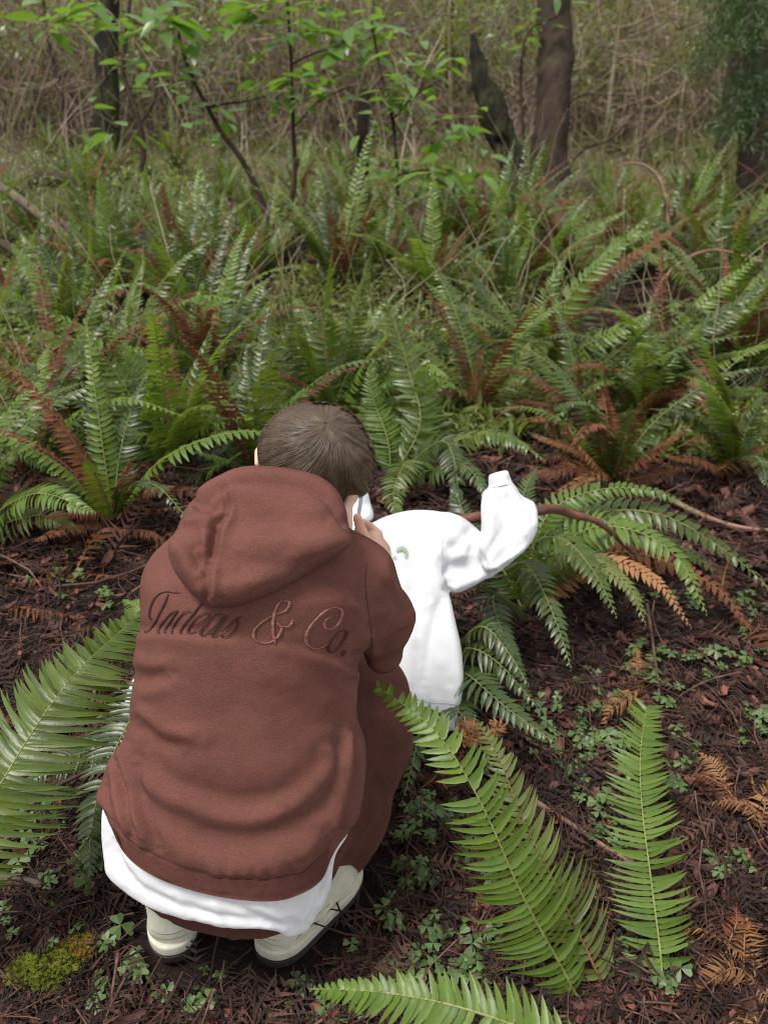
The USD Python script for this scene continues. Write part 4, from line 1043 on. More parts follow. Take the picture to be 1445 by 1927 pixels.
# shoes
M['shoe'] = fabric('cream_leather', (0.44, 0.43, 0.36), (0.54, 0.53, 0.455), spk=(.94, 1.04), rough=0.5, sheen=0.0, bscale=300, bump=0.05, big=25)
M['outsole'] = mat('dark_outsole', {'p': ('principled_bsdf', {'base_color': (0.018, 0.013, 0.013), 'roughness': 0.7})}, [])
M['sock'] = fabric('dark_sock', (0.008, 0.018, 0.018), (0.014, 0.03, 0.03))
M['stitch'] = mat('shoe_stitching', {'p': ('principled_bsdf', {'base_color': (0.20, 0.18, 0.13), 'roughness': 0.7})}, [])
def shoe(heel, yaw, side, label):
    """heel: world point of the heel's back at the ground; yaw: heading from +y towards +x."""
    L = 0.275
    R = rotm((0, 0, 1), -yaw)
    at = lambda p: (np.asarray(p) * [1.22, 0.96, 1.08]) @ R.T + heel
    x = part_x('shoe', person)
    if label: tag(x, label)
    def outline(sc, n=56):
        t = np.linspace(0, 2 * np.pi, n, endpoint=False)
        yy = (1 - np.cos(t)) / 2                          # 0 heel .. 1 toe
        half = np.interp(yy, [0, .05, .15, .35, .55, .72, .86, .95, 1], [0.010, .026, .036, .036, .041, .048, .044, .030, .008])
        sx = ndimage.gaussian_filter1d(np.where(np.sin(t) > 0, 1, -1) * half, 1.6, mode='wrap') * sc
        return np.stack([sx + side * 0.006 * np.sin(yy * np.pi), yy * L * (1 + (sc - 1) * .25) - (sc - 1) * L * .12, 0 * yy], 1)
    def layer(rows):
        """rows: (height fn(y), scale)"""
        ms = []; n = 56
        rings = []
        for h, sc in rows:
            o = outline(sc, n); q = np.clip(o[:, 1] / L, 0, 1)
            o[:, 2] = np.interp(q, [0, .3, .6, 1], h)
            rings.append(o)
        v = np.concatenate(rings + [rings[0].mean(0)[None], rings[-1].mean(0)[None]])
        f = []
        for a in range(len(rings) - 1):
            for j in range(n):
                f.append([a * n + j, a * n + (j + 1) % n, (a + 1) * n + (j + 1) % n, (a + 1) * n + j])
        f = quads(f)
        m = len(rings) * n
        t0 = np.array([[m, (j + 1) % n, j] for j in range(n)]); t1 = np.array([[m + 1, (len(rings) - 1) * n + j, (len(rings) - 1) * n + (j + 1) % n] for j in range(n)])
        f = np.vstack([f, t0, t1]); w = at(v)
        return w, outward(w - w.mean(0), f)
    obj('outsole', layer([((-.008,) * 4, 0.96), ((-0.004, -.004, -.004, .002), 1.05), ((.010, .009, .009, .014), 1.09), ((.0125, .0115, .0115, .017), 1.06)]), M['outsole'], x)
    obj('midsole', layer([((.0128, .0118, .0118, .0172), 1.04), ((.018, .016, .015, .02), 1.075), ((.030, .026, .024, .028), 1.07), ((.034, .030, .027, .031), 1.03), ((.0342, .0302, .0272, .0312), 0.9)]), M['shoe'], x)
    # upper: smooth implicit shell in the shoe's own axes
    fd = Field((-.07, -.03, .02), (.07, .30, .13), 0.0032)
    S = lambda a, b, r1, r2, k=.02: fd.cone(a, b, r1, r2, k)
    o_ = side * 0.006
    S((0, .040, .045), (o_ * .6, .11, .045), .033, .034); S((o_ * .6, .11, .045), (o_, .20, .036), .034, .036); S((o_, .20, .036), (o_ * .6, .238, .034), .037, .030)
    S((0, .036, .07), (0, .046, .096), .030, .031); S((0.0, .05, .090), (o_ * .5, .125, .070), .028, .029); S((o_ * .5, .125, .070), (o_, .19, .048), .029, .030)
    xx, yy, zz = np.meshgrid(*fd.ax, indexing='ij')
    fd.F = np.maximum(fd.F, (0.028 - zz).astype(np.float32))
    ank = np.sqrt((xx) ** 2 + ((yy - .060) / 1.25) ** 2) - .0285
    fd.F = np.maximum(fd.F, -np.maximum(ank, .082 - zz + 0.22 * np.abs(yy - .07)).astype(np.float32))
    v, f = fd.mesh(); v, f = smooth_mesh(v, f, 3)
    v[:, 0] *= 1 + 0.10 * np.clip((.07 - v[:, 2]) / .04, 0, 1)
    w = at(v); obj('upper', (w, outward(w - w.mean(0), f)), M['shoe'], x)
    sk = tube(at(np.array([(0, .062, .06), (0, .060, .10), (0, .062, .15), (0, .07, .20)])), [.030, .031, .030, .034], 14)
    obj('sock', sk, M['sock'], x)
    for zz_, sc in ((0.050, .985), (.064, .95)):
        o = outline(sc, 56); o[:, 2] = np.interp(np.clip(o[:, 1] / L, 0, 1), [0, .3, .6, 1], [zz_, zz_ - .006, zz_ - .016, zz_ - .02])
        keep = (o[:, 1] < 0.15); idx = np.argsort(np.where(o[keep][:, 0] < 0, -o[keep][:, 1], o[keep][:, 1]))
        lv = o[keep][idx]
        # press the seam against the upper
        tr = cKDTree(v); _, ii = tr.query(lv); n_ = vnorm(v, f); n_ = n_ if np.einsum('ij,ij->i', v[f[:, 0]] - v.mean(0), np.cross(v[f[:, 1]] - v.mean(0), v[f[:, 2]] - v.mean(0))).sum() > 0 else -n_
        obj('seam', tube(at(ndimage.gaussian_filter1d(v[ii] + n_[ii] * 0.0004, 1, axis=0)), 0.0011, 5), M['stitch'], x)
    colr = np.array([(math.cos(a) * .031, .064 + math.sin(a) * .040, .098 - .012 * math.sin(a) + .010 * math.cos(2 * a)) for a in np.linspace(0, 2 * np.pi, 33)])
    obj('collar', tube(at(colr), .0055, 8, cap=False), M['sock'], x)
    # lace loops over the instep
    for k in range(4):
        y_ = .115 + k * .022; z_ = .099 - k * .0105
        t = np.linspace(-1, 1, 9)
        obj('lace', tube(at(np.stack([t * .024 + o_ * .7, y_ + 0 * t, z_ + .0035 - .016 * t ** 2], 1)), 0.0028, 6), M['shirt'], x)
hl, dl = G(328, 1818); hr, dr = G(492, 1830)
shoe(hl + [0, -0.004, 0.020], math.radians(-4), -1, None)
shoe(hr + [0.006, 0.004, 0.022], math.radians(33), 1, 'right shoe, turned outwards')

# phone held in front of the face
M['phone'] = mat('phone_metal', {'p': ('principled_bsdf', {'base_color': (0.30, 0.32, 0.36), 'roughness': 0.3, 'metallic': 0.8})}, [])
M['screen'] = mat('phone_screen', {'e': ('emission', {'color': (0.95, 0.97, 1.0), 'strength': 1.0})}, [], surface='e.emission')
M['ui'] = mat('phone_screen_lines', {'e': ('emission', {'color': (0.5, 0.52, 0.56), 'strength': 0.7})}, [], surface='e.emission')
ph = thing('phone', 'grey phone held upright before the face, seen edge-on', 'phone')
top, bot = K(689.5, 868, 1.615), K(667.5, 1020, 1.585)
ax = (top - bot); PL = np.linalg.norm(ax); ax /= PL
wa = np.array([-0.36, 0.0, 0.93]); wa -= ax * (wa @ ax); wa /= np.linalg.norm(wa)
na = np.cross(ax, wa); na = na if na[0] < 0 else -na            # the screen's side
def slab(c, hl_, hw, ht, r, m, name, off=0.0):
    import shapely.geometry as sg
    pg = sg.box(-hl_ + r, -hw + r, hl_ - r, hw - r).buffer(r, 8)
    e = trimesh.creation.extrude_polygon(pg, 2 * ht, engine='earcut')
    q = np.array(e.vertices); q[:, 2] -= ht
    p = c + q[:, :1] * ax + q[:, 1:2] * wa + (q[:, 2:] + off) * na
    wv = cw(p)
    return obj(name, (wv, outward(wv - wv.mean(0), np.array(e.faces))), m, ph, smooth=30)
pc = (top + bot) / 2 + wa * 0.036
slab(pc, PL / 2, 0.036, 0.0038, 0.009, M['phone'], 'casing')
slab(pc, PL / 2 - .003, 0.0335, 0.0004, 0.008, M['screen'], 'screen', 0.0042)
for a_, b_, l_, w_ in ((-.035, -.018, .0006, .013), (-.043, -.018, .0006, .013), (-.039, -.0315, .0045, .0006), (-.039, -.005, .0045, .0006)):
    e = trimesh.creation.box((l_ * 2, w_ * 2, .0004)); q = np.array(e.vertices)
    p = pc + (q[:, :1] + a_) * ax + (q[:, 1:2] + b_) * wa + (q[:, 2:] + 0.0050) * na
    wv = cw(p); obj('screen_line', (wv, outward(wv - wv.mean(0), np.array(e.faces))), M['ui'], ph, smooth=False)
slab(K(671, 1016, 1.583) + wa * .002, 0.006, 0.004, 0.0042, 0.002, M['shirt'], 'corner_guard')

# ------------------------------------------------------------------ the white garment hung on a branch
sw = thing('white_sweatshirt', 'white sweatshirt with a small green print hanging over a branch and ferns', 'sweatshirt')
sd = dlin([870, 960, 1100, 1360], [2.20, 2.16, 2.08, 1.97])
P_body = Poly([(648, 1010), (675, 995), (700, 984), (735, 969), (780, 960), (830, 963), (868, 975), (892, 1000), (880, 1040), (845, 1075), (840, 1100), (848, 1128), (856, 1170), (867, 1220), (871, 1270), (868, 1310), (861, 1350), (855, 1375), (760, 1375), (640, 1360), (620, 1200), (625, 1060)], blur=2)
P_up = Poly([(835, 968), (868, 974), (896, 992), (915, 1012), (950, 1020), (975, 1040), (950, 1068), (910, 1090), (885, 1105), (860, 1115), (843, 1110), (830, 1080), (826, 1020)], blur=2)
P_fore = Poly([(919, 899), (921, 893), (938, 887), (954, 884), (958, 888), (965, 908), (972, 915), (982, 931), (1003, 943), (1009, 955), (1011, 980), (1008, 1003), (992, 1030), (970, 1050), (940, 1068), (918, 1074), (903, 1066), (902, 1046), (904, 1020), (906, 990), (905, 950), (910, 925), (919, 917)], blur=1, sm=4)
P_hood = Poly([(640, 930), (665, 926), (690, 925), (697, 945), (703, 972), (690, 984), (640, 1000)], blur=1.5)
P_left = Poly([(640, 1010), (560, 1090), (400, 1200), (290, 1255), (258, 1268), (241, 1300), (236, 1322), (243, 1342), (236, 1368), (262, 1380), (300, 1350), (420, 1300), (600, 1200), (660, 1120)], blur=2)
fd = Field(np.append(K(225, 1390, 2.0)[:2] - .03, 1.82), np.append(K(1030, 860, 2.1)[:2] + .06, 2.34), 0.0055)
hi_ = fd.lo + fd.n * fd.h
fd.add(inflate(P_body, sd, 0.036, 0.022), fd.lo, hi_)
fd.add(inflate(P_up, lambda u, v: sd(u, v) + 0.015, 0.034, 0.024), fd.lo, hi_, 0.012)
fd.add(inflate(P_hood, lambda u, v: sd(u, v) + 0.03, 0.040, 0.025), fd.lo, hi_, 0.01)
fd.add(inflate(P_left, dlin([900, 1010, 1200, 1360], [2.14, 2.10, 2.06, 1.93]), 0.045, 0.035), fd.lo, hi_, 0.01)
fd.add(inflate(P_fore, lambda u, v: sd(u, v) - 0.046, 0.036, 0.020), fd.lo, hi_, 0.024)
v, f = fd.mesh(); v, f = smooth_mesh(v, f, 4)
def sw_folds(px, py):
    mm = 0.001; o = np.zeros_like(px)
    for pts, a, s in (([(835, 1040), (870, 1042), (905, 1035)], 7, 9), ([(835, 1062), (865, 1072), (900, 1066)], -8, 10), ([(838, 985), (865, 1000), (900, 1010)], -7, 11), ([(850, 1095), (890, 1088), (930, 1070)], 7, 8), ([(700, 985), (760, 1000), (820, 1060), (838, 1110)], 4, 12),
                      ([(760, 1090), (800, 1160), (830, 1250)], -5, 16), ([(800, 1120), (835, 1200), (850, 1290)], 5, 12), ([(780, 1200), (790, 1260), (820, 1330)], -5, 14), ([(745, 1010), (752, 1090), (748, 1180)], 4, 12), ([(770, 1000), (785, 1080), (790, 1150)], -4, 11), ([(765, 1180), (772, 1240), (768, 1300)], 4, 10), ([(826, 1150), (842, 1220), (848, 1300)], -4, 9), ([(880, 985), (892, 1020), (896, 1055)], -4, 7), ([(868, 1010), (885, 1018), (903, 1020)], 4, 6), ([(900, 1062), (925, 1030), (955, 985)], -7, 5), ([(912, 1070), (945, 1050), (985, 1020)], -8, 5), ([(905, 1045), (918, 1010), (925, 960)], 6, 6), ([(930, 1060), (965, 1035), (1000, 985)], 6, 6), ([(950, 925), (965, 960), (968, 1000)], -6, 6), ([(985, 945), (1000, 965), (1003, 990)], -4, 5), ([(845, 1105), (870, 1085), (905, 1075)], -7, 6), ([(835, 1030), (860, 1030), (890, 1045)], -6, 6), ([(838, 1115), (815, 1180), (800, 1290)], -6, 7), ([(700, 990), (730, 1050), (735, 1150)], -5, 9), ([(860, 985), (820, 1050), (800, 1130)], 6, 9), ([(880, 1000), (850, 1040), (838, 1090)], -6, 6), ([(800, 1260), (810, 1300), (818, 1330)], 4, 7),
                      ([(935, 930), (950, 960), (945, 1000)], -5, 9), ([(960, 930), (985, 960), (985, 1000)], 5, 9), ([(912, 1060), (950, 1040), (990, 1000)], -5, 8), ([(925, 1000), (930, 1040), (920, 1075)], 4, 8), ([(970, 905), (985, 930), (1002, 950)], -5, 6), ([(650, 1040), (690, 1060), (720, 1120)], 4, 14), ([(690, 940), (680, 960), (678, 985)], -5, 6)):
        o += gauss(px, py, pts, 1.5 * a * mm, s)
    hem_t = np.interp(px, [640, 760, 810, 866], [1290, 1310, 1322, 1326])
    o -= 5 * mm / (1 + np.exp(-(py - hem_t) / 2.5)) * (px > 600)
    cuff = ((px - 922) * 0.35 + (py - 918) * 0.93)
    o -= 6 * mm / (1 + np.exp((cuff) / 1.8)) * (px > 900) * (py < 960)
    return o + (fbm(np.stack([px / 50 + py / 200, py / 110 - px / 300, 0 * px], -1), 2, 38) - .5) * 9 * mm
v = displace(v, f, sw_folds); v, f = smooth_mesh(v, f, 2)
look_s = front_lookup(v, f)
w, fw = to_world(v, f)
sb = obj('garment', (w, fw), M['white_fleece'], sw)
M['print'] = mat('green_print', {'p': ('principled_bsdf', {'base_color': (0.27, 0.36, 0.25), 'roughness': 0.8})}, [])
sp_ = [[(930, 1010), (925, 985), (940, 960), (975, 945), (1015, 955), (1040, 985), (1045, 1030), (1030, 1085)], [(960, 1000), (962, 980), (985, 970), (1005, 985), (1000, 1010)]]
leafs = []
for t in np.linspace(0.1, 0.95, 11):
    c_ = crom(np.array(sp_[0], float), 8); i_ = int(t * (len(c_) - 2)); a_ = c_[i_]; d_ = c_[i_ + 1] - c_[i_]; d_ /= np.linalg.norm(d_); nrm = np.array([d_[1], -d_[0]])
    leafs += [[tuple(a_), tuple(a_ + nrm * 15 + d_ * 5), tuple(a_ + nrm * 28 + d_ * 14)], [tuple(a_), tuple(a_ - nrm * 12 + d_ * 6), tuple(a_ - nrm * 20 + d_ * 14)]]
co_ = [[(865, 1020), (845, 1018), (828, 1045), (832, 1075), (850, 1080), (870, 1065)], [(895, 1050), (875, 1060), (868, 1085), (885, 1100), (902, 1085), (895, 1055)], [(912, 1088), (914, 1092), (913, 1096)]]
obj('print', joinm([script(sp_ + leafs, look_s, 1.5, 0.3, 620, 900, 7.225, thick=0.0004, lift=0.003), script(co_, look_s, 1.1, 0.4, 620, 900, 7.225, thick=0.0004, lift=0.003)]), M['print'], sb)
obj('waistband', strip(lambda u, t: (u, np.interp(u, [640, 760, 810, 866], [1290, 1310, 1322, 1326]) + 2 + t * 36), np.linspace(762, 858, 40), 7, look_s, .0012), M['white_rib'], sb)
obj('cuff', strip(lambda u, t: (922 + u * 31 + t * (3 + 5 * u), 897 - 8 * u + t * 21), np.linspace(.04, .96, 16), 7, look_s, .0012), M['white_rib'], sb)
obj('sleeve_seam', ribbon(crom([(838, 985), (832, 1030), (834, 1075), (844, 1108)], 8), np.full(25, 1.5), look_s, .0006, .0006), M['white_rib'], sb)
hemp = [(x_, float(np.interp(x_, [640, 760, 810, 866], [1290, 1310, 1322, 1326]))) for x_ in np.linspace(770, 862, 14)]
M['seam_white'] = mat('white_seam', {'p': ('principled_bsdf', {'base_color': (0.62, 0.63, 0.68), 'roughness': 0.9})}, [])
obj('seam', ribbon(crom(hemp, 3), np.full(40, 1.6), look_s, 0.001, 0.0006), M['seam_white'], sb)
br = thing('support_branch', 'red-brown branch running through the sleeve of the white sweatshirt', 'branch')
obj('stick', tube(crom(path3([(600, 1010), (760, 985), (868, 978), (930, 968), (1000, 962), (1045, 958), (1075, 968), (1130, 985), (1190, 1040)], [2.25, 2.23, 2.21, 2.21, 2.22, 2.25, 2.3, 2.34, 2.4]), 6), np.interp(np.linspace(0, 1, 49), [0, .5, .8, 1], [.016, .014, .011, .006]), 9, 0.15, 3), M['twig_red'], br)
# ------------------------------------------------------------------ ferns
def frond(pts, Wd, n, hint, seed, fine=False, prof=None, wfac=0.42, sweep=0.2, droop=0.25, stem=0.10, jit=0.12, r0=0.003, curl=0.0, miss=0.025, both=(1, 1)):
    """pts: world control points base -> tip. Returns (rachis mesh, [leaflet meshes])."""
    g = np.random.default_rng(seed)
    c = crom(pts, 14)
    s = np.concatenate([[0], np.cumsum(np.linalg.norm(np.diff(c, axis=0), axis=1))]); L = s[-1]
    at = lambda q: np.stack([np.interp(q, s, c[:, k]) for k in range(3)], -1)
    m = 34
    rp = at(np.linspace(0, L * 0.995, m))
    rach = tube(rp, r0 * np.linspace(1, 0.22, m), 5)
    u = np.linspace(stem, 0.995, n)
    hint = np.asarray(hint, float)
    out = []
    sp = L * (1 - stem) / n
    for i, t in enumerate(u):
        p = at(t * L); T = at(min(t * L + 0.01, L)) - at(max(t * L - 0.01, 0)); T /= np.linalg.norm(T)
        N = hint - T * (hint @ T); N /= np.linalg.norm(N) + 1e-9
        B = np.cross(T, N)
        q = (t - stem) / (1 - stem)
        l0 = Wd * (prof(q) if prof else min(1, 0.55 + q * 2.2) * (1 - max(q - 0.25, 0) / 0.75) ** 0.85 * 1.0) + 0.004
        for k, sd in enumerate((-1, 1)):
            if g.uniform() < miss or not both[k]:
                continue
            l = l0 * g.uniform(1 - jit, 1 + jit) * both[k]
            base = at(min(t * L + (0.25 * sp if sd > 0 else -0.25 * sp), L))
            a = sweep + 0.5 * q ** 2 + g.normal(0, jit * 0.6)
            D = sd * B * math.cos(a) + T * math.sin(a)
            tw = g.normal(0, jit * 2.0) + 0.10
            C = T * math.cos(a) - sd * B * math.sin(a)          # across the leaflet
            C2 = C * math.cos(tw) + N * math.sin(tw) * sd; N2 = np.cross(D, C2) * sd; N2 = N2 if N2 @ N > 0 else -N2
            ns = 7 if fine else 3
            x = np.linspace(0, 1, ns + 1)
            dr = droop * g.uniform(0.5, 1.5)
            w = sp * wfac * (np.clip(1 - x ** 2.6, 0, 1) ** 0.75) * np.where(x < 0.12, 0.75, 1.0) * np.clip(0.92 + 0.25 * (1 - x), 0, 1.2)
            w = np.minimum(w, l * 0.28); w[-1] = 0.0002
            mid = base + (D * l) * x[:, None] + T * (l * 0.18 * x ** 2)[:, None] - N * (l * dr * x ** 2)[:, None] + N2 * (curl * l * np.sin(x * 5))[:, None]
            edge = N2 * (w * 0.28)[:, None]
            if fine:
                ser = 1 + 0.10 * (np.arange(ns + 1) % 2)
                va, vb = mid + C2 * (w * ser)[:, None] + edge, mid - C2 * (w * ser)[:, None] + edge
                v = np.concatenate([va, mid, vb]); e = ns + 1
                f = [[j, e + j, e + j + 1, j + 1] for j in range(ns)] + [[e + j, 2 * e + j, 2 * e + j + 1, e + j + 1] for j in range(ns)]
                f = quads(f)
            else:
                v = np.stack([mid[0] - C2 * w[0] * 0.6, mid[0] + C2 * w[0] * 0.6, mid[1] + C2 * w[1] + edge[1], mid[1], mid[1] - C2 * w[1] + edge[1], mid[2] + C2 * w[2] + edge[2], mid[2], mid[2] - C2 * w[2] + edge[2], mid[3]])
                f = np.array([[0, 1, 3], [1, 2, 3], [0, 3, 4], [3, 2, 5], [3, 5, 6], [4, 3, 6], [4, 6, 7], [6, 5, 8], [7, 6, 8]])
            out.append((v, f))
    return rach, out

def hero_frond(plant, pts, Wd, n, hint, seed, m, mr, label=None, **kw):
    r, lv = frond(pts, Wd, n, hint, seed, fine=True, **kw)
    x = part_x('frond', plant)
    if label: tag(x, label)
    obj('rachis', r, mr, x)
    for q in lv:
        obj('leaflet', q, m, x)
def soft_frond(plant, pts, Wd, n, hint, seed, m, mr, label=None, origin=None, **kw):
    r, lv = frond(pts, Wd, n, hint, seed, **kw)
    x = obj('frond', joinm(lv), m, plant, origin=origin)
    if label: tag(x, label)
    obj('rachis', r, mr, x, origin=origin)

TOCAM = -FWD
up = np.array([0, 0, 1.0])
# --- near fronds, leaflet by leaflet
x = thing('sword_fern', 'large bright sword fern frond in front of the white garment, rooted beside a withering frond', 'fern')
hero_frond(x, path3([(1105, 1915), (1056, 1820), (983, 1686), (905, 1512), (820, 1378), (712, 1293)], [1.47, 1.44, 1.40, 1.38, 1.40, 1.47]), 0.090, 50, up * 0.6 + TOCAM, 11, M['fern_bright'], M['rachis'], sweep=0.06, droop=0.20, stem=0.09, wfac=0.40,
           prof=lambda q: min(1, 0.35 + q * 4.0) * (1 - max(q - 0.2, 0) / 0.86) ** 0.85)
hero_frond(x, path3([(1150, 1890), (1090, 1760), (1032, 1640), (978, 1530), (940, 1430), (893, 1350)], [1.48, 1.47, 1.46, 1.48, 1.52, 1.60]), 0.078, 44, up * 0.6 + TOCAM, 12, M['fern_yellow'], M['rachis_brown'], 'withering yellow-green frond with a brown stalk', sweep=0.22, droop=0.30, stem=0.06, wfac=0.34, jit=0.14)
x = thing('sword_fern', 'single upright sword fern frond standing alone on bare ground at lower right', 'fern')
hero_frond(x, path3([(1252, 1925), (1243, 1800), (1228, 1680), (1208, 1520), (1205, 1420), (1216, 1332)], [1.46, 1.50, 1.54, 1.60, 1.65, 1.74]), 0.074, 50, up * 0.5 + TOCAM, 13, M['fern_bright'], M['rachis'], sweep=0.02, droop=0.14, stem=0.15, wfac=0.40,
           prof=lambda q: min(1, 0.75 + q) * (1 - max(q - 0.35, 0) / 1.25))
x = thing('sword_fern', 'bright green fern frond cut by the bottom edge, nearest the camera', 'fern')
hero_frond(x, path3([(1120, 1995), (980, 1935), (840, 1890), (700, 1866), (582, 1862)], [1.10, 1.12, 1.15, 1.18, 1.22]), 0.080, 36, up * 0.9 + TOCAM, 14, M['fern_bright'], M['rachis'], sweep=0.25, droop=0.22, stem=0.02, wfac=0.46, both=(1.0, 0.6))
x = thing('sword_fern', 'big arching sword fern at left edge beside the crouching person', 'fern')
hero_frond(x, path3([(-150, 1760), (-45, 1560), (50, 1395), (142, 1268), (258, 1160)], [1.42, 1.44, 1.50, 1.58, 1.72]), 0.115, 72, up * 0.9 + TOCAM * 0.9, 15, M['fern'], M['rachis'], sweep=0.12, droop=0.35, stem=0.04, wfac=0.60, miss=0,
           prof=lambda q: min(1, 0.5 + q * 2) * (1 - max(q - 0.5, 0) / 0.75))
hero_frond(x, path3([(330, 1240), (260, 1330), (200, 1450), (172, 1560), (168, 1660)], [1.95, 1.86, 1.76, 1.70, 1.66]), 0.085, 40, up * 0.8 + TOCAM, 16, M['fern_deep'], M['rachis'], sweep=0.15, droop=0.3, stem=0.08)
hero_frond(x, path3([(340, 1270), (290, 1330), (200, 1400), (120, 1430), (30, 1490)], [1.95, 1.9, 1.84, 1.78, 1.72]), 0.08, 38, up + TOCAM * 0.5, 17, M['fern_deep'], M['rachis'], sweep=0.2, droop=0.3)
hero_frond(x, path3([(330, 1260), (300, 1190), (270, 1150), (232, 1130)], [1.95, 1.93, 1.92, 1.95]), 0.06, 26, up + TOCAM * 0.5, 18, M['fern_bright'], M['rachis'], sweep=0.3)

# --- fern behind the white garment
b, d = G(985, 1150)
x = thing('sword_fern', 'spreading sword fern right of the white garment, its fronds arching to the right', 'fern')
def fr(plant, rows, b, Wd=0.09, n=34, m='fern', mr='rachis', hint=up + TOCAM * 0.6, seed=100, hero=False, **kw):
    for k, row in enumerate(rows):
        pts, ds = row[0], row[1]
        ex = dict(kw); ex.update(row[2] if len(row) > 2 else {})
        mm, rr_, ww, nn = ex.pop('m', m), ex.pop('mr', mr), ex.pop('W', Wd), ex.pop('n', n)
        ll = ex.pop('label', None)
        P = np.vstack([b, path3(pts, ds)])
        (hero_frond if ex.pop('hero', hero) else soft_frond)(plant, P, ww, nn, ex.pop('hint', hint), seed + k * 3, M[mm], M[rr_], ll, **ex)
fr(x, [([(1080, 1010), (1180, 995), (1275, 1050), (1330, 1155)], [2.45, 2.36, 2.30, 2.24], {'m': 'fern_bright', 'W': 0.085}),
       ([(1090, 985), (1230, 965), (1370, 1040), (1460, 1120)], [2.55, 2.5, 2.45, 2.4], {'W': 0.08}),
       ([(1020, 985), (1110, 925), (1230, 925), (1330, 975)], [2.5, 2.5, 2.5, 2.5], {'m': 'fern_bright', 'W': 0.055, 'n': 40, 'wfac': 0.42}),
       ([(930, 1120), (945, 1190), (992, 1295)], [2.25, 2.16, 2.08], {'m': 'fern_deep', 'W': 0.075}),
       ([(1070, 1060), (1140, 1060), (1220, 1160)], [2.4, 2.3, 2.22], {'m': 'fern_yellow', 'W': 0.055}),
       ([(1030, 1050), (1100, 1055), (1180, 1100), (1215, 1175)], [2.4, 2.3, 2.2, 2.15], {'m': 'fern_yellow', 'W': 0.06}),
       ([(1000, 1030), (1060, 1015), (1120, 1080), (1160, 1160)], [2.35, 2.25, 2.15, 2.1], {'W': 0.085}),
       ([(980, 1060), (1010, 1090), (1050, 1180), (1075, 1260)], [2.3, 2.2, 2.1, 2.05], {'m': 'fern_deep', 'W': 0.08}),
       ([(1000, 1060), (990, 1000), (985, 930), (1010, 880)], [2.5, 2.55, 2.6, 2.66], {'m': 'fern_deep', 'W': 0.09}),
       ([(1060, 1030), (1150, 1010), (1260, 1020), (1370, 1090)], [2.45, 2.5, 2.5, 2.5], {'m': 'fern', 'W': 0.075}),
       ([(1010, 1010), (1060, 970), (1130, 960), (1200, 990)], [2.5, 2.55, 2.6, 2.6], {'m': 'fern_deep', 'W': 0.085}),
       ([(940, 1060), (900, 1010), (870, 960), (850, 900)], [2.55, 2.6, 2.7, 2.75], {'m': 'fern_deep', 'W': 0.09}),
       ([(1120, 1060), (1230, 1090), (1300, 1180)], [2.35, 2.25, 2.2], {'m': 'fern_tan', 'W': 0.05, 'mr': 'rachis_brown', 'curl': 0.05, 'label': 'dead tan frond'}),
       ([(1150, 1040), (1340, 1100), (1440, 1230)], [2.45, 2.4, 2.35], {'m': 'fern_dead', 'W': 0.05, 'mr': 'rachis_brown', 'curl': 0.05, 'label': 'dead rust frond'})], b, seed=200)
b, d = G(835, 1250)
x = thing('sword_fern', 'dark green sword fern spilling out from under the white garment', 'fern')
fr(x, [([(880, 1270), (950, 1330), (1047, 1400)], [2.0, 1.92, 1.85]), ([(900, 1180), (950, 1220), (995, 1290)], [2.05, 2.0, 1.95]), ([(860, 1330), (880, 1360), (925, 1440)], [1.95, 1.88, 1.8]),
       ([(880, 1220), (940, 1250), (1010, 1330)], [2.05, 2.0, 1.95]), ([(800, 1330), (780, 1420), (760, 1500)], [1.95, 1.85, 1.8])], b, Wd=0.075, n=32, m='fern_deep', seed=300, hero=False)

# --- fern with an arching frond right of the head
b, d = G(735, 905)
x = thing('sword_fern', 'sword fern right of the head with one long frond arching over the garment', 'fern')
fr(x, [([(810, 850), (900, 818), (960, 825), (1024, 866)], [d - .15, d - .3, d - .4, d - .5], {'hero': True, 'W': 0.085, 'n': 40, 'm': 'fern', 'droop': 0.5}),
       ([(790, 800), (770, 700), (735, 590), (690, 530)], [d - .05, d, d, d - .05], {'W': 0.10}), ([(770, 850), (800, 760), (800, 690), (845, 712)], [d, d, d - .1, d - .2], {'m': 'fern_bright'}),
       ([(830, 880), (880, 880), (930, 950)], [d - .2, d - .35, d - .45], {'m': 'fern_deep'}), ([(730, 830), (700, 740), (700, 670)], [d, d + .05, d + .05], {'m': 'fern_bright'}),
       ([(760, 870), (740, 930), (760, 985)], [d - .2, d - .35, d - .45]), ([(830, 830), (860, 900), (850, 960)], [d - .2, d - .35, d - .45], {'m': 'fern_deep'})], b, Wd=0.085, n=34, seed=400, sweep=0.2)

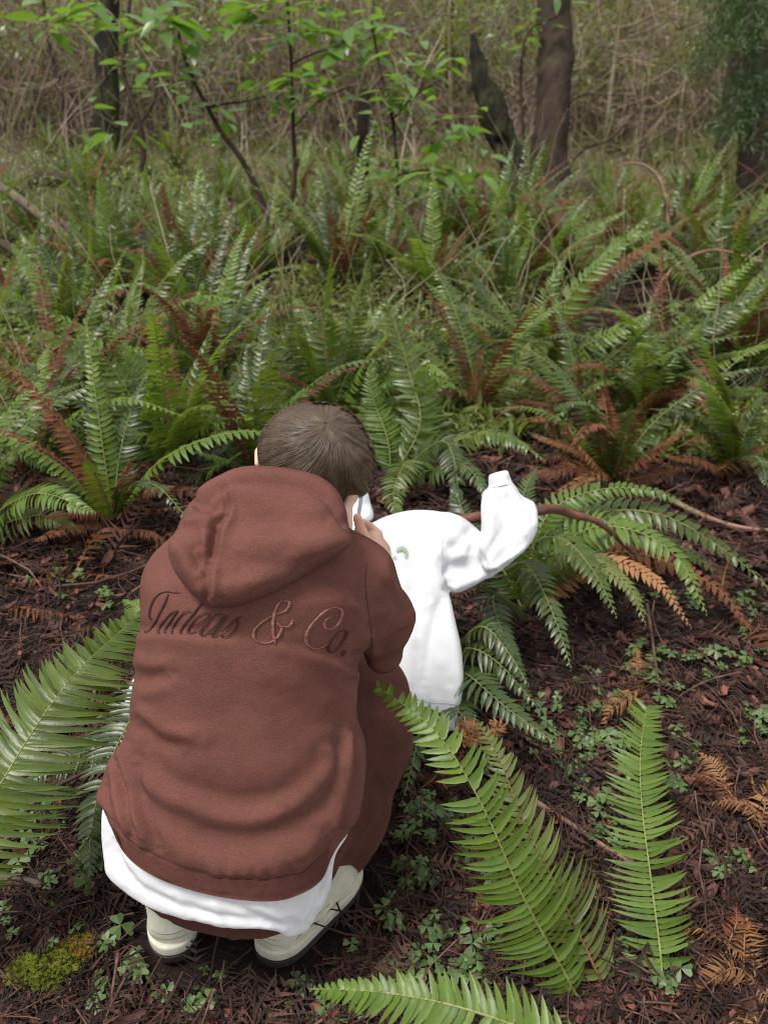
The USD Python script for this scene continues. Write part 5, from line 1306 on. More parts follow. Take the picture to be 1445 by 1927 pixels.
# --- mid fern clumps placed one by one: root pixel, fronds as (mid, tip) pixels
def clump(label, root, fronds, seed, Wd=0.095, n=34, dd=-0.25, extra=(), hero=()):
    b, d = G(*root)
    x = thing('sword_fern', label, 'fern')
    g = np.random.default_rng(seed)
    rows = []
    auto = []
    for k in range(9):
        a = g.uniform(0, 6.28); l = g.uniform(.5, .9); th = g.uniform(.5, 1.35); o = np.array([math.cos(a), math.sin(a), 0])
        P = [b]
        for am, sg in ((th * .5, .35), (th * .9, .35), (min(th * 1.35, 2.0), .3)):
            P.append(P[-1] + l * sg * (o * math.sin(am) + up * math.cos(am)))
        auto.append((np.array(P), g.uniform() < .33, o))
    for k, (P, dead, o) in enumerate(auto):
        soft_frond(x, P, (.055 if dead else Wd * g.uniform(.7, 1)), 34, up * .8 - o * .5, seed * 700 + k, M['fern_dead'] if dead else M[['fern', 'fern_deep', 'fern_bright'][g.integers(3)]], M['rachis_brown'] if dead else M['rachis'], 'dead rust-coloured frond' if dead else None, sweep=.16, droop=.35, curl=.06 if dead else 0)
    for k, fd in enumerate(fronds):
        (mx, my), (tx, ty) = fd[0], fd[1]
        ex = dict(fd[2]) if len(fd) > 2 else {}
        e = ex.pop('dd', dd + g.uniform(-.25, .2))
        ex.setdefault('m', ['fern', 'fern', 'fern_deep', 'fern_bright'][g.integers(4)])
        ex.setdefault('W', Wd * g.uniform(0.85, 1.1))
        tv = W(tx, ty, d + e) - b
        outw = np.array([tv[0], tv[1], 0]); outw = outw / (np.linalg.norm(outw) + 1e-6)
        ex.setdefault('hint', up * 0.9 + TOCAM * 0.5 - outw * 0.2)
        rows.append(([(mx, my), (tx, ty)], [d + e * 0.45, d + e], ex))
    fr(x, rows, b, Wd, n, seed=seed * 10, sweep=0.16, droop=0.28)
    return x, b, d
DEAD = {'m': 'fern_dead', 'mr': 'rachis_brown', 'W': 0.055, 'curl': 0.06, 'label': 'dead rust-coloured frond'}
TAN = {'m': 'fern_tan', 'mr': 'rachis_brown', 'W': 0.045, 'curl': 0.08, 'label': 'dead tan frond'}
clump('wide sword fern at left with long fronds reaching the left edge', (330, 885), [((180, 690), (-10, 580)), ((250, 700), (195, 600)), ((150, 745), (-20, 675)), ((280, 760), (330, 640)), ((120, 800), (-30, 770), {'m': 'fern_bright'}), ((390, 790), (470, 690)), ((360, 740), (400, 610)),
      ((220, 790), (110, 720)), ((300, 830), (210, 800)), ((420, 850), (480, 790)), ((250, 680), (270, 655)), ((400, 880), (455, 850)), ((290, 790), (240, 700)), ((330, 770), (360, 690)), ((180, 650), (40, 560), {'m': 'fern_bright', 'W': .08}), ((320, 680), (240, 625), dict(DEAD))], 41)
clump('sword fern cut by the left edge beside the long log shadows', (-70, 1010), [((20, 850), (110, 895)), ((10, 870), (70, 830)), ((60, 930), (180, 965)), ((-20, 900), (20, 850)), ((70, 970), (150, 1000), {'m': 'fern_yellow'})], 42, 0.085)
clump('tall sword fern behind the head with upright pale-sheened fronds', (625, 790), [((610, 620), (625, 462)), ((560, 640), (545, 520)), ((660, 620), (700, 470)), ((585, 690), (560, 590)), ((690, 640), (760, 560), ), ((720, 700), (800, 640)), ((650, 700), (655, 600)), ((560, 740), (500, 690)),
      ((700, 740), (770, 720)), ((540, 770), (480, 740)), ((680, 690), (735, 620), {'m': 'fern_bright'}), ((620, 700), (600, 560)), ((740, 760), (850, 720), {'m': 'fern_bright'}), ((600, 740), (580, 650))], 43, 0.10)
clump('sword fern left of the tall one with a frond bent at its tip', (400, 730), [((425, 600), (514, 516), {'m': 'fern', 'W': .1}), ((375, 620), (380, 530)), ((460, 640), (510, 560)), ((340, 660), (320, 590)), ((480, 690), (540, 650)), ((430, 640), (460, 540)), ((350, 600), (290, 520), dict(DEAD)), ((470, 720), (505, 690), {'m': 'fern_yellow'}), ((390, 660), (360, 560))], 44, 0.095)
clump('wide sword fern at right with rust fronds among arching green ones', (1010, 705), [((975, 560), (968, 445)), ((1030, 560), (1065, 480)), ((1090, 600), (1225, 470)), ((1120, 640), (1300, 560)), ((1070, 560), (1235, 395), {'m': 'fern_bright', 'W': .11}), ((900, 620), (790, 520)), ((880, 680), (740, 560)), ((940, 600), (880, 500)),
      ((1050, 640), (1120, 560)), ((1180, 690), (1330, 650)), ((1090, 560), (1310, 400), dict(DEAD, W=0.07)), ((1040, 600), (1010, 500), dict(DEAD)), ((950, 660), (860, 590), dict(TAN)), ((900, 730), (800, 690)), ((1100, 690), (1220, 660), {'m': 'fern_deep'})], 45, 0.10)
clump('sword fern at the right edge with grey-green feathery fronds', (1235, 760), [((1290, 640), (1450, 530)), ((1330, 690), (1470, 640)), ((1260, 640), (1330, 530)), ((1210, 650), (1150, 560)), ((1290, 700), (1335, 780), {'m': 'fern_tan', 'W': .07}), ((1230, 690), (1190, 620)), ((1340, 740), (1450, 740)), ((1300, 600), (1440, 470), {'m': 'fern_bright'}), ((1180, 700), (1090, 640), {'m': 'fern_deep'})], 46, 0.095)
clump('sword fern with bright broad fronds below the right edge conifer', (1390, 720), [((1390, 600), (1450, 540), {'m': 'fern_bright'}), ((1340, 640), (1290, 570)), ((1420, 650), (1480, 620)), ((1350, 690), (1270, 680)), ((1400, 680), (1440, 760)), ((1330, 720), (1260, 740), {'m': 'fern_deep'})], 47, 0.11)
x, b, d = clump('withered rust fern collapsed right of the garment sleeve', (1150, 905), [((1150, 800), (1135, 682), dict(DEAD, W=.06, m='fern_dead', dd=-.3)), ((1130, 830), (1115, 720), {'m': 'fern_deep', 'W': .06}), ((1080, 830), (1065, 795), dict(TAN)), ((1060, 850), (1030, 740), dict(DEAD)), ((1100, 850), (1000, 820), dict(TAN)), ((1170, 850), (1190, 760), {'m': 'fern_deep', 'W': .07}), ((1200, 870), (1300, 800), dict(DEAD)), ((1090, 880), (980, 900), dict(DEAD)), ((1200, 900), (1290, 880), dict(DEAD)), ((1130, 890), (1040, 930), dict(TAN))], 48, 0.08)
clump('green sword fern left of the mossy tree base', (130, 640), [((110, 520), (60, 430)), ((160, 520), (170, 410)), ((60, 580), (-20, 530)), ((200, 560), (230, 470)), ((90, 540), (20, 460), {'m': 'fern_bright'}), ((140, 540), (130, 420))], 49, 0.10)
clump('tall green sword fern in front of the mossy tree', (225, 560), [((200, 430), (185, 315), {'m': 'fern_bright'}), ((240, 430), (260, 340)), ((170, 470), (120, 390)), ((270, 480), (310, 420)), ((220, 460), (215, 350)), ((190, 500), (140, 470), {'m': 'fern_bright'})], 50, 0.115)
clump('narrow upright fern column beside rust fronds', (375, 560), [((368, 430), (378, 295), {'m': 'fern_bright'}), ((350, 430), (345, 330), {'m': 'fern'}), ((400, 440), (405, 320)), ((330, 450), (300, 330), dict(DEAD, W=.08)), ((320, 480), (280, 430), dict(DEAD, W=.07)), ((390, 460), (385, 310)), ((420, 480), (450, 400))], 51, 0.115)
clump('wide green fern below the leaning snag', (1080, 520), [((1100, 440), (1180, 395), {'m': 'fern_bright'}), ((1060, 450), (1080, 400)), ((1020, 450), (985, 400)), ((1150, 460), (1260, 420)), ((1000, 480), (900, 440)), ((1040, 450), (1020, 385), {'m': 'fern_bright'}), ((1180, 490), (1300, 470)), ((960, 500), (870, 480))], 52, 0.12)
clump('rust and green fern at right below the bent stem', (1330, 560), [((1290, 450), (1210, 400)), ((1350, 440), (1400, 380)), ((1310, 440), (1340, 395), dict(DEAD, W=.08)), ((1280, 460), (1230, 440), dict(DEAD, W=.07)), ((1390, 470), (1470, 420)), ((1260, 500), (1180, 460), {'m': 'fern_bright'}), ((1400, 510), (1480, 480))], 53, 0.115)

clump('low rust and green fern on the bare ground left of the hood', (215, 985), [((160, 930), (90, 900), {'m': 'fern_deep'}), ((230, 910), (250, 860), dict(DEAD)), ((170, 960), (80, 975), dict(DEAD)), ((270, 930), (330, 915), dict(DEAD)), ((190, 920), (160, 860), {'m': 'fern'}), ((140, 990), (60, 1020), dict(DEAD))], 60, 0.07)
clump('small sagging fern between the left edge fern and the wide one', (70, 900), [((40, 850), (0, 830), dict(DEAD)), ((110, 850), (160, 830), {'m': 'fern'}), ((60, 840), (50, 790), {'m': 'fern_deep'}), ((130, 890), (200, 890), dict(DEAD))], 61, 0.07)
clump('mass of drooping rust fronds below the wide fern at right', (1200, 800), [((1150, 730), (1100, 740), dict(DEAD, W=.07)), ((1180, 710), (1150, 690), dict(DEAD, W=.07)), ((1220, 710), (1240, 680), dict(DEAD, W=.07)), ((1260, 740), (1320, 760), dict(DEAD, W=.07)), ((1240, 770), (1290, 840), dict(DEAD, W=.06)), ((1170, 780), (1110, 830), dict(DEAD, W=.06)), ((1200, 720), (1200, 650), {'m': 'fern_bright'})], 62, 0.08)
clump('low dark fern just left of the head', (480, 900), [((450, 830), (400, 780), {'m': 'fern_deep'}), ((500, 840), (480, 760)), ((440, 870), (360, 850), {'m': 'fern_deep'}), ((520, 850), (540, 770), {'m': 'fern_deep'})], 54, 0.08)
clump('rust-brown drooping fern heap right of the head', (900, 790), [((860, 720), (830, 690), dict(DEAD)), ((930, 720), (980, 690), dict(DEAD)), ((880, 740), (800, 740), dict(DEAD)), ((960, 760), (1040, 760), dict(DEAD)), ((900, 720), (905, 650), dict(TAN)), ((850, 770), (780, 790), {'m': 'fern_deep'}), ((940, 740), (1000, 640), {'m': 'fern_yellow'})], 55, 0.085)
clump('low green and rust fern at right edge behind the pink stick', (1380, 900), [((1340, 830), (1290, 800)), ((1400, 820), (1430, 760), {'m': 'fern_deep'}), ((1330, 870), (1250, 860), dict(DEAD)), ((1430, 850), (1480, 830), dict(DEAD)), ((1390, 830), (1380, 780), dict(DEAD))], 56, 0.085)
clump('rust-topped fern right of the rust-brown heap', (1090, 830), [((1060, 760), (1030, 720), dict(DEAD)), ((1120, 760), (1160, 720), dict(DEAD)), ((1090, 740), (1090, 660), dict(DEAD)), ((1050, 790), (980, 790), dict(TAN)), ((1140, 790), (1210, 770), {'m': 'fern_deep'})], 57, 0.085)
clump('small fern with rust fronds at left between the two wide ferns', (130, 830), [((100, 760), (60, 720), dict(DEAD)), ((160, 760), (190, 720)), ((80, 800), (20, 790), dict(DEAD)), ((180, 800), (240, 790), dict(DEAD)), ((130, 740), (120, 690), {'m': 'fern_deep'})], 58, 0.08)
clump('rust-streaked fern under the mossy branch at left', (240, 700), [((200, 640), (150, 610), dict(DEAD)), ((270, 630), (310, 590), dict(DEAD)), ((240, 620), (245, 560)), ((190, 680), (120, 670)), ((280, 670), (350, 660), dict(DEAD))], 59, 0.085)

# --- fern clumps filling the slope, a few kinds repeated
def proto(name, label, seed, nf, L, mats, Wd=0.10, spread=(0.25, 1.15), dead=0.30, n=32):
    g = np.random.default_rng(seed)
    x = thing(name, label, 'fern', (0, 0, 0), group='sword ferns across the slope')
    for k in range(nf):
        a = 2 * np.pi * (k + g.uniform(-.3, .3)) / nf * 1.0
        th = g.uniform(*spread); l = L * g.uniform(0.65, 1.1)
        o = np.array([math.cos(a), math.sin(a), 0])
        t = np.array([0, .35, .7, 1.0])[:, None]
        ang = th * (0.35 + 0.9 * t ** 1.2)
        seg = np.diff(t, axis=0)
        p = [np.array([0, 0, -0.02])]
        for j in range(3):
            am = float(ang[j] + ang[j + 1]) / 2
            p.append(p[-1] + l * float(seg[j]) * (o * math.sin(am) + up * math.cos(am)))
        isdead = g.uniform() < dead
        mm = M['fern_dead'] if isdead else mats[g.integers(len(mats))]
        soft_frond(x, np.array(p), Wd * (0.6 if isdead else g.uniform(.85, 1.1)), n, up * 0.7 - o * 0.8, seed * 50 + k, mm, M['rachis_brown'] if isdead else M['rachis'], 'dead rust-coloured frond' if isdead else None, sweep=0.2, droop=0.25, r0=0.0035)
    return x
LAB = 'sword fern clump among the many covering the slope behind'
PR = [proto('slope_fern', LAB, 501 + k, nf, L, [M['fern'], M['fern'], M['fern_deep'], M['fern_bright']][(k % 2):], Wd, sp) for k, (nf, L, Wd, sp) in enumerate([(15, 0.95, .085, (.4, 1.3)), (13, 0.8, .08, (.5, 1.4)), (16, 1.05, .09, (.3, 1.15)), (11, 0.7, .075, (.5, 1.45)), (14, 0.9, .085, (.35, 1.3))])]
g = np.random.default_rng(91)
spots = []
roots = [(p.GetAttribute('xformOp:translate').Get()) for p in []]
tries = 0
while len(spots) < 150 and tries < 9000:
    tries += 1
    yy = 3.9 + (13.0 - 3.9) * g.uniform() ** 0.9; xx = g.uniform(-1, 1) * (yy * 0.50 + 0.5)
    px, py = xx / (yy * math.cos(PITCH) + (CAM_H) * math.sin(PITCH)) * F + CX, 0
    if any((xx - a) ** 2 + (yy - c) ** 2 < (0.32 + 0.020 * yy) ** 2 for a, c in spots): continue
    if -1.9 < xx < -1.0 and yy < 5.0: continue
    if -3.7 < xx < -1.3 and 4.6 < yy < 7.3 and g.uniform() < .85: continue
    if float(fbm(np.array([xx * .55, yy * .55, 1.7]), 2, 61)) < .46: continue
    spots.append((xx, yy))
MARKS = [('the mossy tree', 193, 300), ('the curved leafy sapling', 470, 340), ('the straight slender sapling', 555, 330), ('the slim dead stem', 688, 400), ('the leaning snag', 970, 380), ('the broad dead trunk', 1035, 360), ('the bent pink stem', 1250, 400), ('the conifer', 1420, 390),
         ('the head', 595, 760), ('the withered rust fern', 1145, 780), ('the pale mossy branch', 110, 480), ('the tall fern behind the head', 625, 600), ('the rust-streaked wide fern', 1010, 640), ('the wide fern at left', 320, 820)]
ORD = ['nearest', 'second nearest', 'third nearest', 'fourth nearest', 'fifth nearest', 'sixth nearest', 'seventh nearest', 'eighth nearest', 'ninth nearest', 'tenth nearest', 'eleventh nearest', 'twelfth nearest']
LOOKS = ['full broad', 'loose spreading', 'tall dense', 'small flat', 'open arching']
binned = {}
for k, (xx, yy) in enumerate(spots):
    q = np.array([xx, yy, float(gh(xx, yy)) + .3]) - CAM
    d_ = q @ FWD; px, py = q @ RIGHT / d_ * F + CX, -(q @ UP) / d_ * F + CY
    n_, mx, my = min(MARKS, key=lambda m_: math.hypot(px - m_[1], (py - m_[2]) * 1.5))
    side = ('left of' if px < mx else 'right of') if abs(px - mx) > abs(py - my) * 1.2 else ('behind' if py < my else 'in front of')
    binned.setdefault((n_, side, k % 5), []).append((math.hypot(px - mx, py - my), k))
SLABEL = {}
for (n_, side, kk), l_ in binned.items():
    for r_, (_, k) in enumerate(sorted(l_)):
        SLABEL[k] = f"{LOOKS[kk]} sword fern {side} {n_}" + (f', {ORD[min(r_, 11)]} to it' if len(l_) > 1 else '')
for k, (xx, yy) in enumerate(spots):
    LAB = SLABEL[k]
    pr = PR[k % 5]
    loc = (xx, yy, float(gh(xx, yy)) - 0.03); rz = g.uniform(0, 6.28); s = g.uniform(0.55, 1.1) * float(np.interp(yy, [4, 7.5, 9.5, 13], [1, .92, .62, .55]))
    if k < 5:
        ops = UsdGeom.Xformable(pr).GetOrderedXformOps(); ops[0].Set(Gf.Vec3d(*map(float, loc))); pr.SetCustomDataByKey('label', LAB)
    else:
        dup(pr, loc, rz, s, LAB, 'fern', 'sword ferns across the slope')
# ------------------------------------------------------------------ saplings with broad leaves (upper left)
def leaf_at(parent, p, d, L, Wd, droop, m, roll=0.0, seed=0):
    d = np.asarray(d, float); d /= np.linalg.norm(d)
    s = np.cross(d, up); s /= np.linalg.norm(s) + 1e-9; n = np.cross(s, d)
    n2 = n * math.cos(roll) + s * math.sin(roll); s2 = np.cross(d, n2)
    v, f = leaf_shape(L, Wd, 6, 0.18, droop)
    obj('leaf', (v[:, :1] * d + v[:, 1:2] * s2 + v[:, 2:] * n2 + p, f), m, parent)
def sapling(label, stems, leaves, seed, m=None, stemm=None):
    """stems: (pixels, depths, r0, r1); leaves: (px, py, depth, count, size)."""
    g = np.random.default_rng(seed)
    x = thing('sapling', label, 'sapling')
    for k, (pts, ds, r0, r1) in enumerate(stems):
        p = crom(path3(pts, ds), 6)
        obj('stem' if k == 0 else 'branch', tube(p, 1.35 * np.linspace(r0, r1, len(p)), 7, 0.12, seed + k), stemm or M['bark_red'], x)
    for (px, py, d, n, L) in leaves:
        c = W(px, py, d)
        n += 3
        for k in range(n):
            a = 2 * np.pi * (k + g.uniform(-.35, .35)) / n
            dr = np.array([math.cos(a), math.sin(a), g.uniform(-0.35, 0.30)])
            l = 1.9 * L * g.uniform(0.7, 1.2)
            leaf_at(x, c + g.normal(0, .08, 3) + dr * 0.02, dr, l, l * g.uniform(.34, .46), g.uniform(.05, .45), m or M['leaf'], g.normal(0, .35))
b1, D1 = G(535, 490)
d = D1
sapling('leafy sapling with a curved reddish stem and broad drooping leaves', [([(538, 500), (520, 465), (490, 370), (455, 300), (418, 250), (390, 200), (362, 145), (340, 80), (326, -20)], d, 0.020, 0.008), ([(390, 202), (420, 195), (462, 190), (500, 180)], d, .008, .004), ([(340, 85), (300, 60), (250, 40), (200, 30)], d, .006, .003)],
        [(405, 215, d, 5, .10), (395, 235, d - .1, 3, .08), (330, 125, d - .2, 4, .10), (345, 150, d - .1, 3, .09), (310, 20, d - .3, 5, .15), (370, 15, d - .3, 5, .14), (340, 45, d - .3, 3, .12), (220, 45, d - .2, 6, .12), (205, 20, d - .3, 5, .12), (110, 42, d - .1, 4, .13), (280, 75, d - .1, 4, .10), (195, 230, d - .2, 5, .11), (80, 40, d, 3, .11)], 5)
sapling('straight slender sapling with tiers of green leaves beside the curved one', [([(530, 505), (545, 400), (555, 330), (552, 240), (548, 120), (540, -20)], d + .1, 0.017, 0.007), ([(548, 120), (590, 100), (640, 85), (700, 70)], d + .1, .006, .003), ([(552, 240), (600, 190), (650, 165)], d + .1, .005, .003)],
        [(550, 190, d, 6, .10), (545, 165, d, 5, .10), (500, 150, d, 5, .10), (590, 155, d - .1, 6, .10), (605, 175, d - .1, 4, .11), (545, 60, d, 5, .11), (500, 45, d - .1, 6, .12), (580, 30, d, 6, .12), (640, 80, d, 7, .12), (655, 60, d - .1, 6, .12), (690, 40, d, 6, .12), (720, 60, d - .2, 5, .11), (610, 15, d, 5, .12), (480, 20, d, 5, .11), (700, 95, d, 5, .11), (455, 75, d, 4, .10)], 6)
sapling('spindly sapling right of the slim dead stem with shiny leaves', [([(745, 480), (748, 350), (738, 220), (715, 130), (700, 40)], d - .2, 0.012, 0.006), ([(738, 225), (780, 180), (830, 150)], d - .2, .006, .003), ([(745, 330), (800, 320), (860, 335)], d - .2, .006, .003)],
        [(735, 190, d - .3, 6, .10), (770, 185, d - .3, 5, .10), (790, 205, d - .3, 5, .09), (740, 140, d - .3, 6, .10), (790, 125, d - .2, 5, .10), (830, 100, d - .2, 4, .10), (845, 220, d - .3, 4, .09), (868, 245, d - .3, 5, .09), (905, 245, d - .3, 3, .09), (740, 325, d - .4, 5, .10), (800, 325, d - .4, 5, .12), (850, 330, d - .4, 4, .13), (885, 345, d - .4, 3, .14), (715, 320, d - .4, 4, .10), (695, 250, d - .3, 3, .08), (870, 270, d - .3, 4, .09)], 7)
b2, D2 = G(265, 360)
sapling('thin crooked bare-stemmed sapling right of the mossy tree', [([(262, 350), (270, 290), (262, 230), (245, 180), (232, 130), (240, 40), (250, -40)], D2, 0.030, 0.012), ([(262, 235), (290, 190), (300, 120)], D2, .012, .006)], [(300, 160, D2, 4, .12), (235, 120, D2, 4, .12)], 8)
b3, D3 = G(135, 290)
sapling('thin dark sapling at far upper left', [([(135, 275), (122, 210), (100, 120), (85, 50), (80, -30)], D3, 0.030, 0.016), ([(110, 150), (140, 120), (150, 80)], D3, .01, .005)], [(95, 60, D3, 4, .14)], 9)
b4, D4 = G(1115, 390)
sapling('thin arching twig sapling with buds right of the broad trunk', [([(1020, 400), (1060, 330), (1100, 280), (1150, 260), (1215, 190)], D4, 0.012, 0.004), ([(990, 300), (980, 150), (995, 60), (1050, 30)], D4, .012, .005)], [(985, 90, D4, 3, .07), (1040, 35, D4, 5, .09), (1000, 50, D4, 3, .08), (930, 25, D4, 4, .08)], 10)
x = thing('bent_stem', 'bare pink stem bent over like a hook at upper right', 'stem')
bb, D5 = G(1262, 470)
obj('stem', tube(crom(path3([(1262, 470), (1257, 420), (1253, 375), (1240, 335), (1215, 312), (1190, 306), (1160, 312)], D5 * 0.9), 6), np.linspace(.016, .006, 37), 6), M['twig_pink'], x)

# ------------------------------------------------------------------ branches lying about
def stick(label, pts, r, m, lift=0.012, name='fallen_branch', cat='branch', k=7, jit=0.2, seed=0, hs=None):
    P = []
    for n, (px, py) in enumerate(pts):
        q, dd = G(px, py)
        P.append(q + [0, 0, lift + r + (hs[n] if hs else 0)])
    p = crom(np.array(P), 6)
    x = thing(name, label, cat)
    return obj('wood', tube(p, np.interp(np.linspace(0, 1, len(p)), [0, 1], [r, r * .55]), k, jit, seed), M[m], x)
stick('pinkish stick lying behind the single upright frond', [(1000, 1518), (1060, 1555), (1145, 1612), (1190, 1640)], .007, 'twig_pink', seed=1)
stick('curved brown stick pointing from the bottom left edge to the fern', [(-20, 1660), (30, 1590), (85, 1530), (165, 1485)], .0075, 'twig', seed=2, hs=[0, .02, .03, .03])
stick('broken weathered wood piece at the left edge', [(-40, 1668), (20, 1672), (85, 1682)], .014, 'wood_grey', k=8, seed=3)
stick('thin stick running toward the undershirt at lower left', [(-10, 1790), (60, 1750), (140, 1705), (205, 1672)], .0055, 'twig', seed=4)
stick('long mossy pale branch descending at upper left', [(-30, 405), (40, 435), (110, 478), (170, 520), (235, 585)], .045, 'twig_moss', lift=0.05, seed=5, hs=[.3, .2, .12, .06, 0])
stick('dark fallen branch under the mossy one at left', [(-30, 480), (40, 520), (110, 560), (215, 600)], .035, 'bark', lift=0.03, seed=6, hs=[.15, .1, .05, 0])
stick('dark log across the slope at upper left', [(60, 352), (150, 348), (230, 345), (300, 348)], .09, 'bark', lift=-.02, seed=7, k=10)
stick('dark log behind the fern tops under the saplings', [(545, 455), (620, 458), (690, 462), (740, 470)], .10, 'bark_moss', lift=0.05, seed=8, k=10)
stick('thin upright brown stick on the bare ground at right', [(1210, 1180), (1222, 1240), (1240, 1325)], .0055, 'twig', seed=9, hs=[.06, .04, 0])
stick('long thin twig crossing the rust fern patch', [(985, 835), (1060, 865), (1140, 900), (1180, 930)], .008, 'twig_pink', lift=.05, seed=10)
stick('bowed grey twig arching over the ferns at right', [(1180, 720), (1230, 650), (1310, 605), (1410, 612)], .010, 'twig_pink', lift=.1, seed=11, hs=[0, .25, .3, .25])
stick('pink stick at the right edge behind the spreading fern', [(1235, 945), (1310, 985), (1380, 1010), (1460, 1020)], .011, 'twig_pink', lift=.03, seed=12)
stick('short dark stick near the sword fern stalk at lower right', [(1120, 1755), (1150, 1790), (1185, 1815)], .006, 'twig', seed=13)
stick('thin forked twig in the lower right litter', [(1330, 1560), (1360, 1640), (1370, 1730)], .004, 'twig', seed=14)
stick('stub of dark wood standing in the litter below the garment', [(745, 1780), (748, 1840), (752, 1880)], .009, 'bark', seed=15)
stick('curved twig at right of the single frond', [(1262, 1615), (1300, 1640), (1360, 1632), (1420, 1600)], .004, 'twig', seed=16)
stick('thin twig crossing below the crouching person', [(640, 1745), (690, 1735), (760, 1742), (800, 1735)], .0032, 'twig', seed=17)
stick('twig at the left above the rust fern litter', [(20, 985), (100, 1010), (190, 1002)], .006, 'twig_pink', lift=.03, seed=18)

# ------------------------------------------------------------------ dead fern heaps, moss, sorrel
def heap(label, c, n, L, seed, m='fern_tan', Wd=.03, spread=.05, flatn=0.3, dz=0.0):
    g = np.random.default_rng(seed)
    q, dd = G(*c)
    x = thing('dead_fern', label, 'dead fern')
    for k in range(n):
        a = g.uniform(0, 6.28); o = np.array([math.cos(a), math.sin(a), 0]); s = q + g.normal(0, spread, 3) * [1, 1, .2] + [0, 0, .02 + dz]
        l = L * g.uniform(.6, 1.1)
        P = np.array([s, s + o * l * .35 + up * l * flatn * .6, s + o * l * .7 + up * l * flatn * .55, s + o * l + up * l * flatn * .1])
        P[1:] += g.normal(0, l * .06, (3, 3))
        soft_frond(x, P, Wd * g.uniform(.7, 1.2), 22, up - o * .3 + g.normal(0, .3, 3), seed * 30 + k, M[m if g.uniform() < .75 else 'fern_dead'], M['rachis_brown'], sweep=.35, droop=.5, jit=.25, curl=.10, r0=.0022, wfac=.35)
    return x
heap('tan curled dead fern heap at the lower right edge', (1400, 1850), 9, .17, 71, Wd=.035, spread=.03)
heap('small rust tuft of dead fern under the bright frond', (818, 1488), 5, .10, 72, 'fern_dead', .025, .02)
heap('rust fern litter at left below the fern roots', (150, 1075), 9, .40, 73, 'fern_dead', .045, .22, .1)
heap('brown fern litter behind the hood', (270, 955), 8, .40, 74, 'fern_dead', .05, .16, .15)
heap('long dead brown fronds lying at left', (60, 1140), 8, .45, 75, 'fern_dead', .045, .25, .08)
heap('dead brown fronds under the spreading fern at right', (1290, 1240), 8, .40, 76, 'fern_dead', .045, .2, .12)
heap('brown fern litter at right of the withered rust fern', (1290, 900), 9, .40, 77, 'fern_dead', .05, .3, .15)
heap('rust fern litter in the hollow right of the head', (960, 800), 9, .42, 78, 'fern_dead', .05, .3, .15)
heap('dead fronds on the bare ground at left edge', (60, 780), 8, .42, 79, 'fern_dead', .05, .3, .12)
heap('tan dead frond bits in the lower right litter', (1180, 1290), 5, .2, 80, 'fern_tan', .03, .06, .15)
heap('pale grey-green dry fern at the right edge', (1395, 1545), 7, .17, 81, 'fern_tan', .03, .05, .25)
# rust coloured curled tip standing by the garment's hem
x = thing('dead_fern', 'rust-orange curled dead fern tip beside the hem of the sweatshirt', 'dead fern')
g = np.random.default_rng(83)
for k in range(9):
    s = W(905 + g.normal(0, 5), 1395 + g.normal(0, 5), 1.60); a = g.uniform(0, 6.28)
    o = RIGHT * math.cos(a) + UP * (0.5 + .6 * math.sin(a)) + FWD * g.normal(0, .3)
    P = np.array([s, s + o * .02, s + o * .035 + g.normal(0, .006, 3), s + o * .03 + np.cross(o, FWD) * .02])
    soft_frond(x, P, .014, 12, TOCAM, 8300 + k, M['fern_tan'], M['rachis_brown'], jit=.3, droop=.6, curl=.15, wfac=.5, r0=.0015)
# moss cushion
x = thing('moss_clump', 'bright yellow-green moss clump on the ground at bottom left', 'moss')
q, dd = G(88, 1840)
s = trimesh.creation.icosphere(5, 1.0); v = np.array(s.vertices)
v = v * (1 + 0.75 * (fbm(v * 2.2, 4, 5)[:, None] - .5)) * [.060, .036, .026] + [0, 0, 0.004]
nv_ = vnorm(v, s.faces); v = v + nv_ * ((fbm(v * 190, 3, 9) - .45) * .022)[:, None]
q = q + [0, 0, .014]
obj('cushion', (v + q, s.faces), M['moss'], x)
v2 = np.array(s.vertices); v2 = v2 * (1 + 0.7 * (fbm(v2 * 2.2, 4, 15)[:, None] - .5)) * [.036, .026, .020]; v2 = v2 + vnorm(v2, s.faces) * ((fbm(v2 * 190, 3, 19) - .45) * .02)[:, None]
M['moss_brown'] = noisy('moss_browned', [(0.3, (0.09, 0.06, 0.012)), (0.7, (0.22, 0.13, 0.03))], 60, .95, bump=1.0, bscale=220, bdist=.006, spec=.1)
obj('browned_moss', (v2 + G(150, 1800)[0] + [0, 0, .016], s.faces), M['moss_brown'], x)
ms = []
g = np.random.default_rng(3)
vv = np.vstack([v + q, v2 + G(150, 1800)[0] + [0, 0, .016]])
for k in range(1400):
    b0 = vv[g.integers(len(vv))]
    if b0[2] < q[2]: continue
    e = b0 + g.normal(0, .0045, 3) + [0, 0, .0075]; wv = g.normal(0, .0011, 3)
    ms.append((np.array([b0 - wv, b0 + wv, e]), np.array([[0, 1, 2]])))
tag(obj('moss_fronds', joinm(ms), M['moss'], x), kind='stuff')
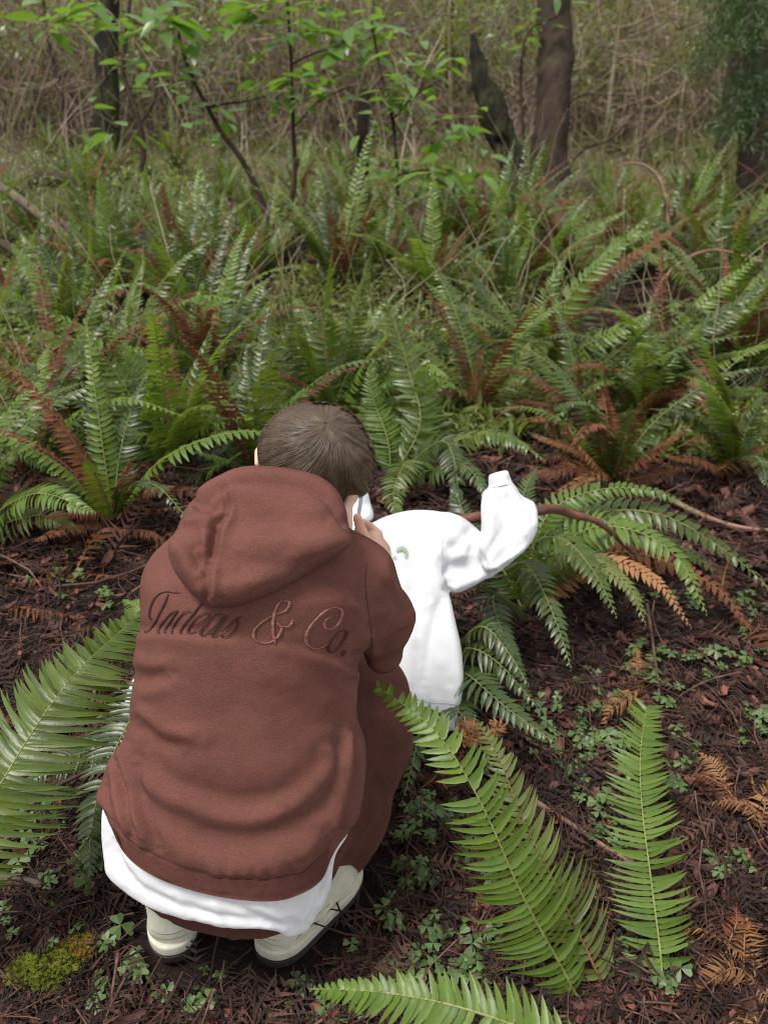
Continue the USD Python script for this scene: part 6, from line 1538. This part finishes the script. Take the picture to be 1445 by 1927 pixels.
# wood sorrel: three heart-shaped leaflets on a thin stalk, copied over the litter
def sorrel_kind(seed):
    g = np.random.default_rng(seed)
    x = thing('wood_sorrel', SLAB, 'wood sorrel', group='wood sorrel scattered on the litter')
    for j in range(g.integers(2, 5)):
        c = np.array([g.normal(0, .016), g.normal(0, .016), g.uniform(.010, .030)])
        obj('stalk', tube(np.array([[c[0] * .3, c[1] * .3, -.01], [c[0] * .7, c[1] * .7, c[2] * .6], c]), .0006, 4), M['rachis'], x)
        a0 = g.uniform(0, 6.28); R0 = g.uniform(.010, .017); tl = g.normal(0, .25, 2)
        for k in range(3):
            a = a0 + k * 2 * np.pi / 3
            u = np.linspace(0, 1, 7)
            prof = np.array([[0, 0], [.45, .40], [.85, .58], [1.02, .36], [.88, 0], [1.02, -.36], [.85, -.58], [.45, -.40]])
            p = prof * R0
            zz = -0.25 * np.abs(p[:, 1]) - .12 * p[:, 0]
            ca, sa = math.cos(a), math.sin(a)
            v = np.stack([c[0] + p[:, 0] * ca - p[:, 1] * sa, c[1] + p[:, 0] * sa + p[:, 1] * ca, c[2] + zz], 1)
            v[:, 2] += (v[:, 0] - c[0]) * tl[0] + (v[:, 1] - c[1]) * tl[1]
            f = np.array([[0, 1, 4], [1, 2, 3], [1, 3, 4], [0, 4, 7], [7, 4, 5], [7, 5, 6]])
            obj('leaflet', (v, f), M['sorrel'], x, smooth=False)
    return x
SLAB = 'small three-leaved wood sorrel plant growing out of the brown litter'
SK = [sorrel_kind(900 + k) for k in range(5)]
g = np.random.default_rng(44)
pts = []
for (cx, cy, sx, sy, n) in [(1060, 1400, 60, 60, 22), (780, 1560, 35, 40, 16), (830, 1650, 50, 40, 12), (1130, 1290, 60, 40, 12), (900, 1830, 70, 40, 18), (1330, 1330, 70, 60, 14), (1120, 1530, 40, 40, 12), (1310, 1180, 80, 40, 12), (760, 1860, 60, 30, 10), (220, 1850, 60, 30, 10),
                            (110, 1600, 50, 30, 12), (90, 1720, 60, 40, 8), (560, 1880, 90, 25, 8), (180, 1100, 80, 40, 16), (230, 1030, 50, 30, 8), (1220, 1840, 40, 30, 8), (1380, 1700, 40, 60, 6), (1400, 1280, 40, 60, 12), (1180, 1450, 40, 40, 8), (730, 1760, 40, 40, 8), (200, 1640, 40, 30, 6), (900, 1440, 40, 40, 8)]:
    for _ in range(int(n * .7)):
        px, py = g.normal(cx, sx), g.normal(cy, sy)
        if 0 < px < 1445 and 950 < py < 1925 and not (200 < px < 650 and py < 1800):
            pts.append((px, py))
for k, (px, py) in enumerate(pts):
    q, dd = G(px, py); loc = q + [0, 0, .008]; rz, s_ = g.uniform(0, 6.28), g.uniform(.75, 1.35)
    if k < 5:
        UsdGeom.Xformable(SK[k]).GetOrderedXformOps()[0].Set(Gf.Vec3d(*map(float, loc)))
    else:
        dup(SK[k % 5], loc, rz, s_, SLAB, 'wood sorrel', 'wood sorrel scattered on the litter')
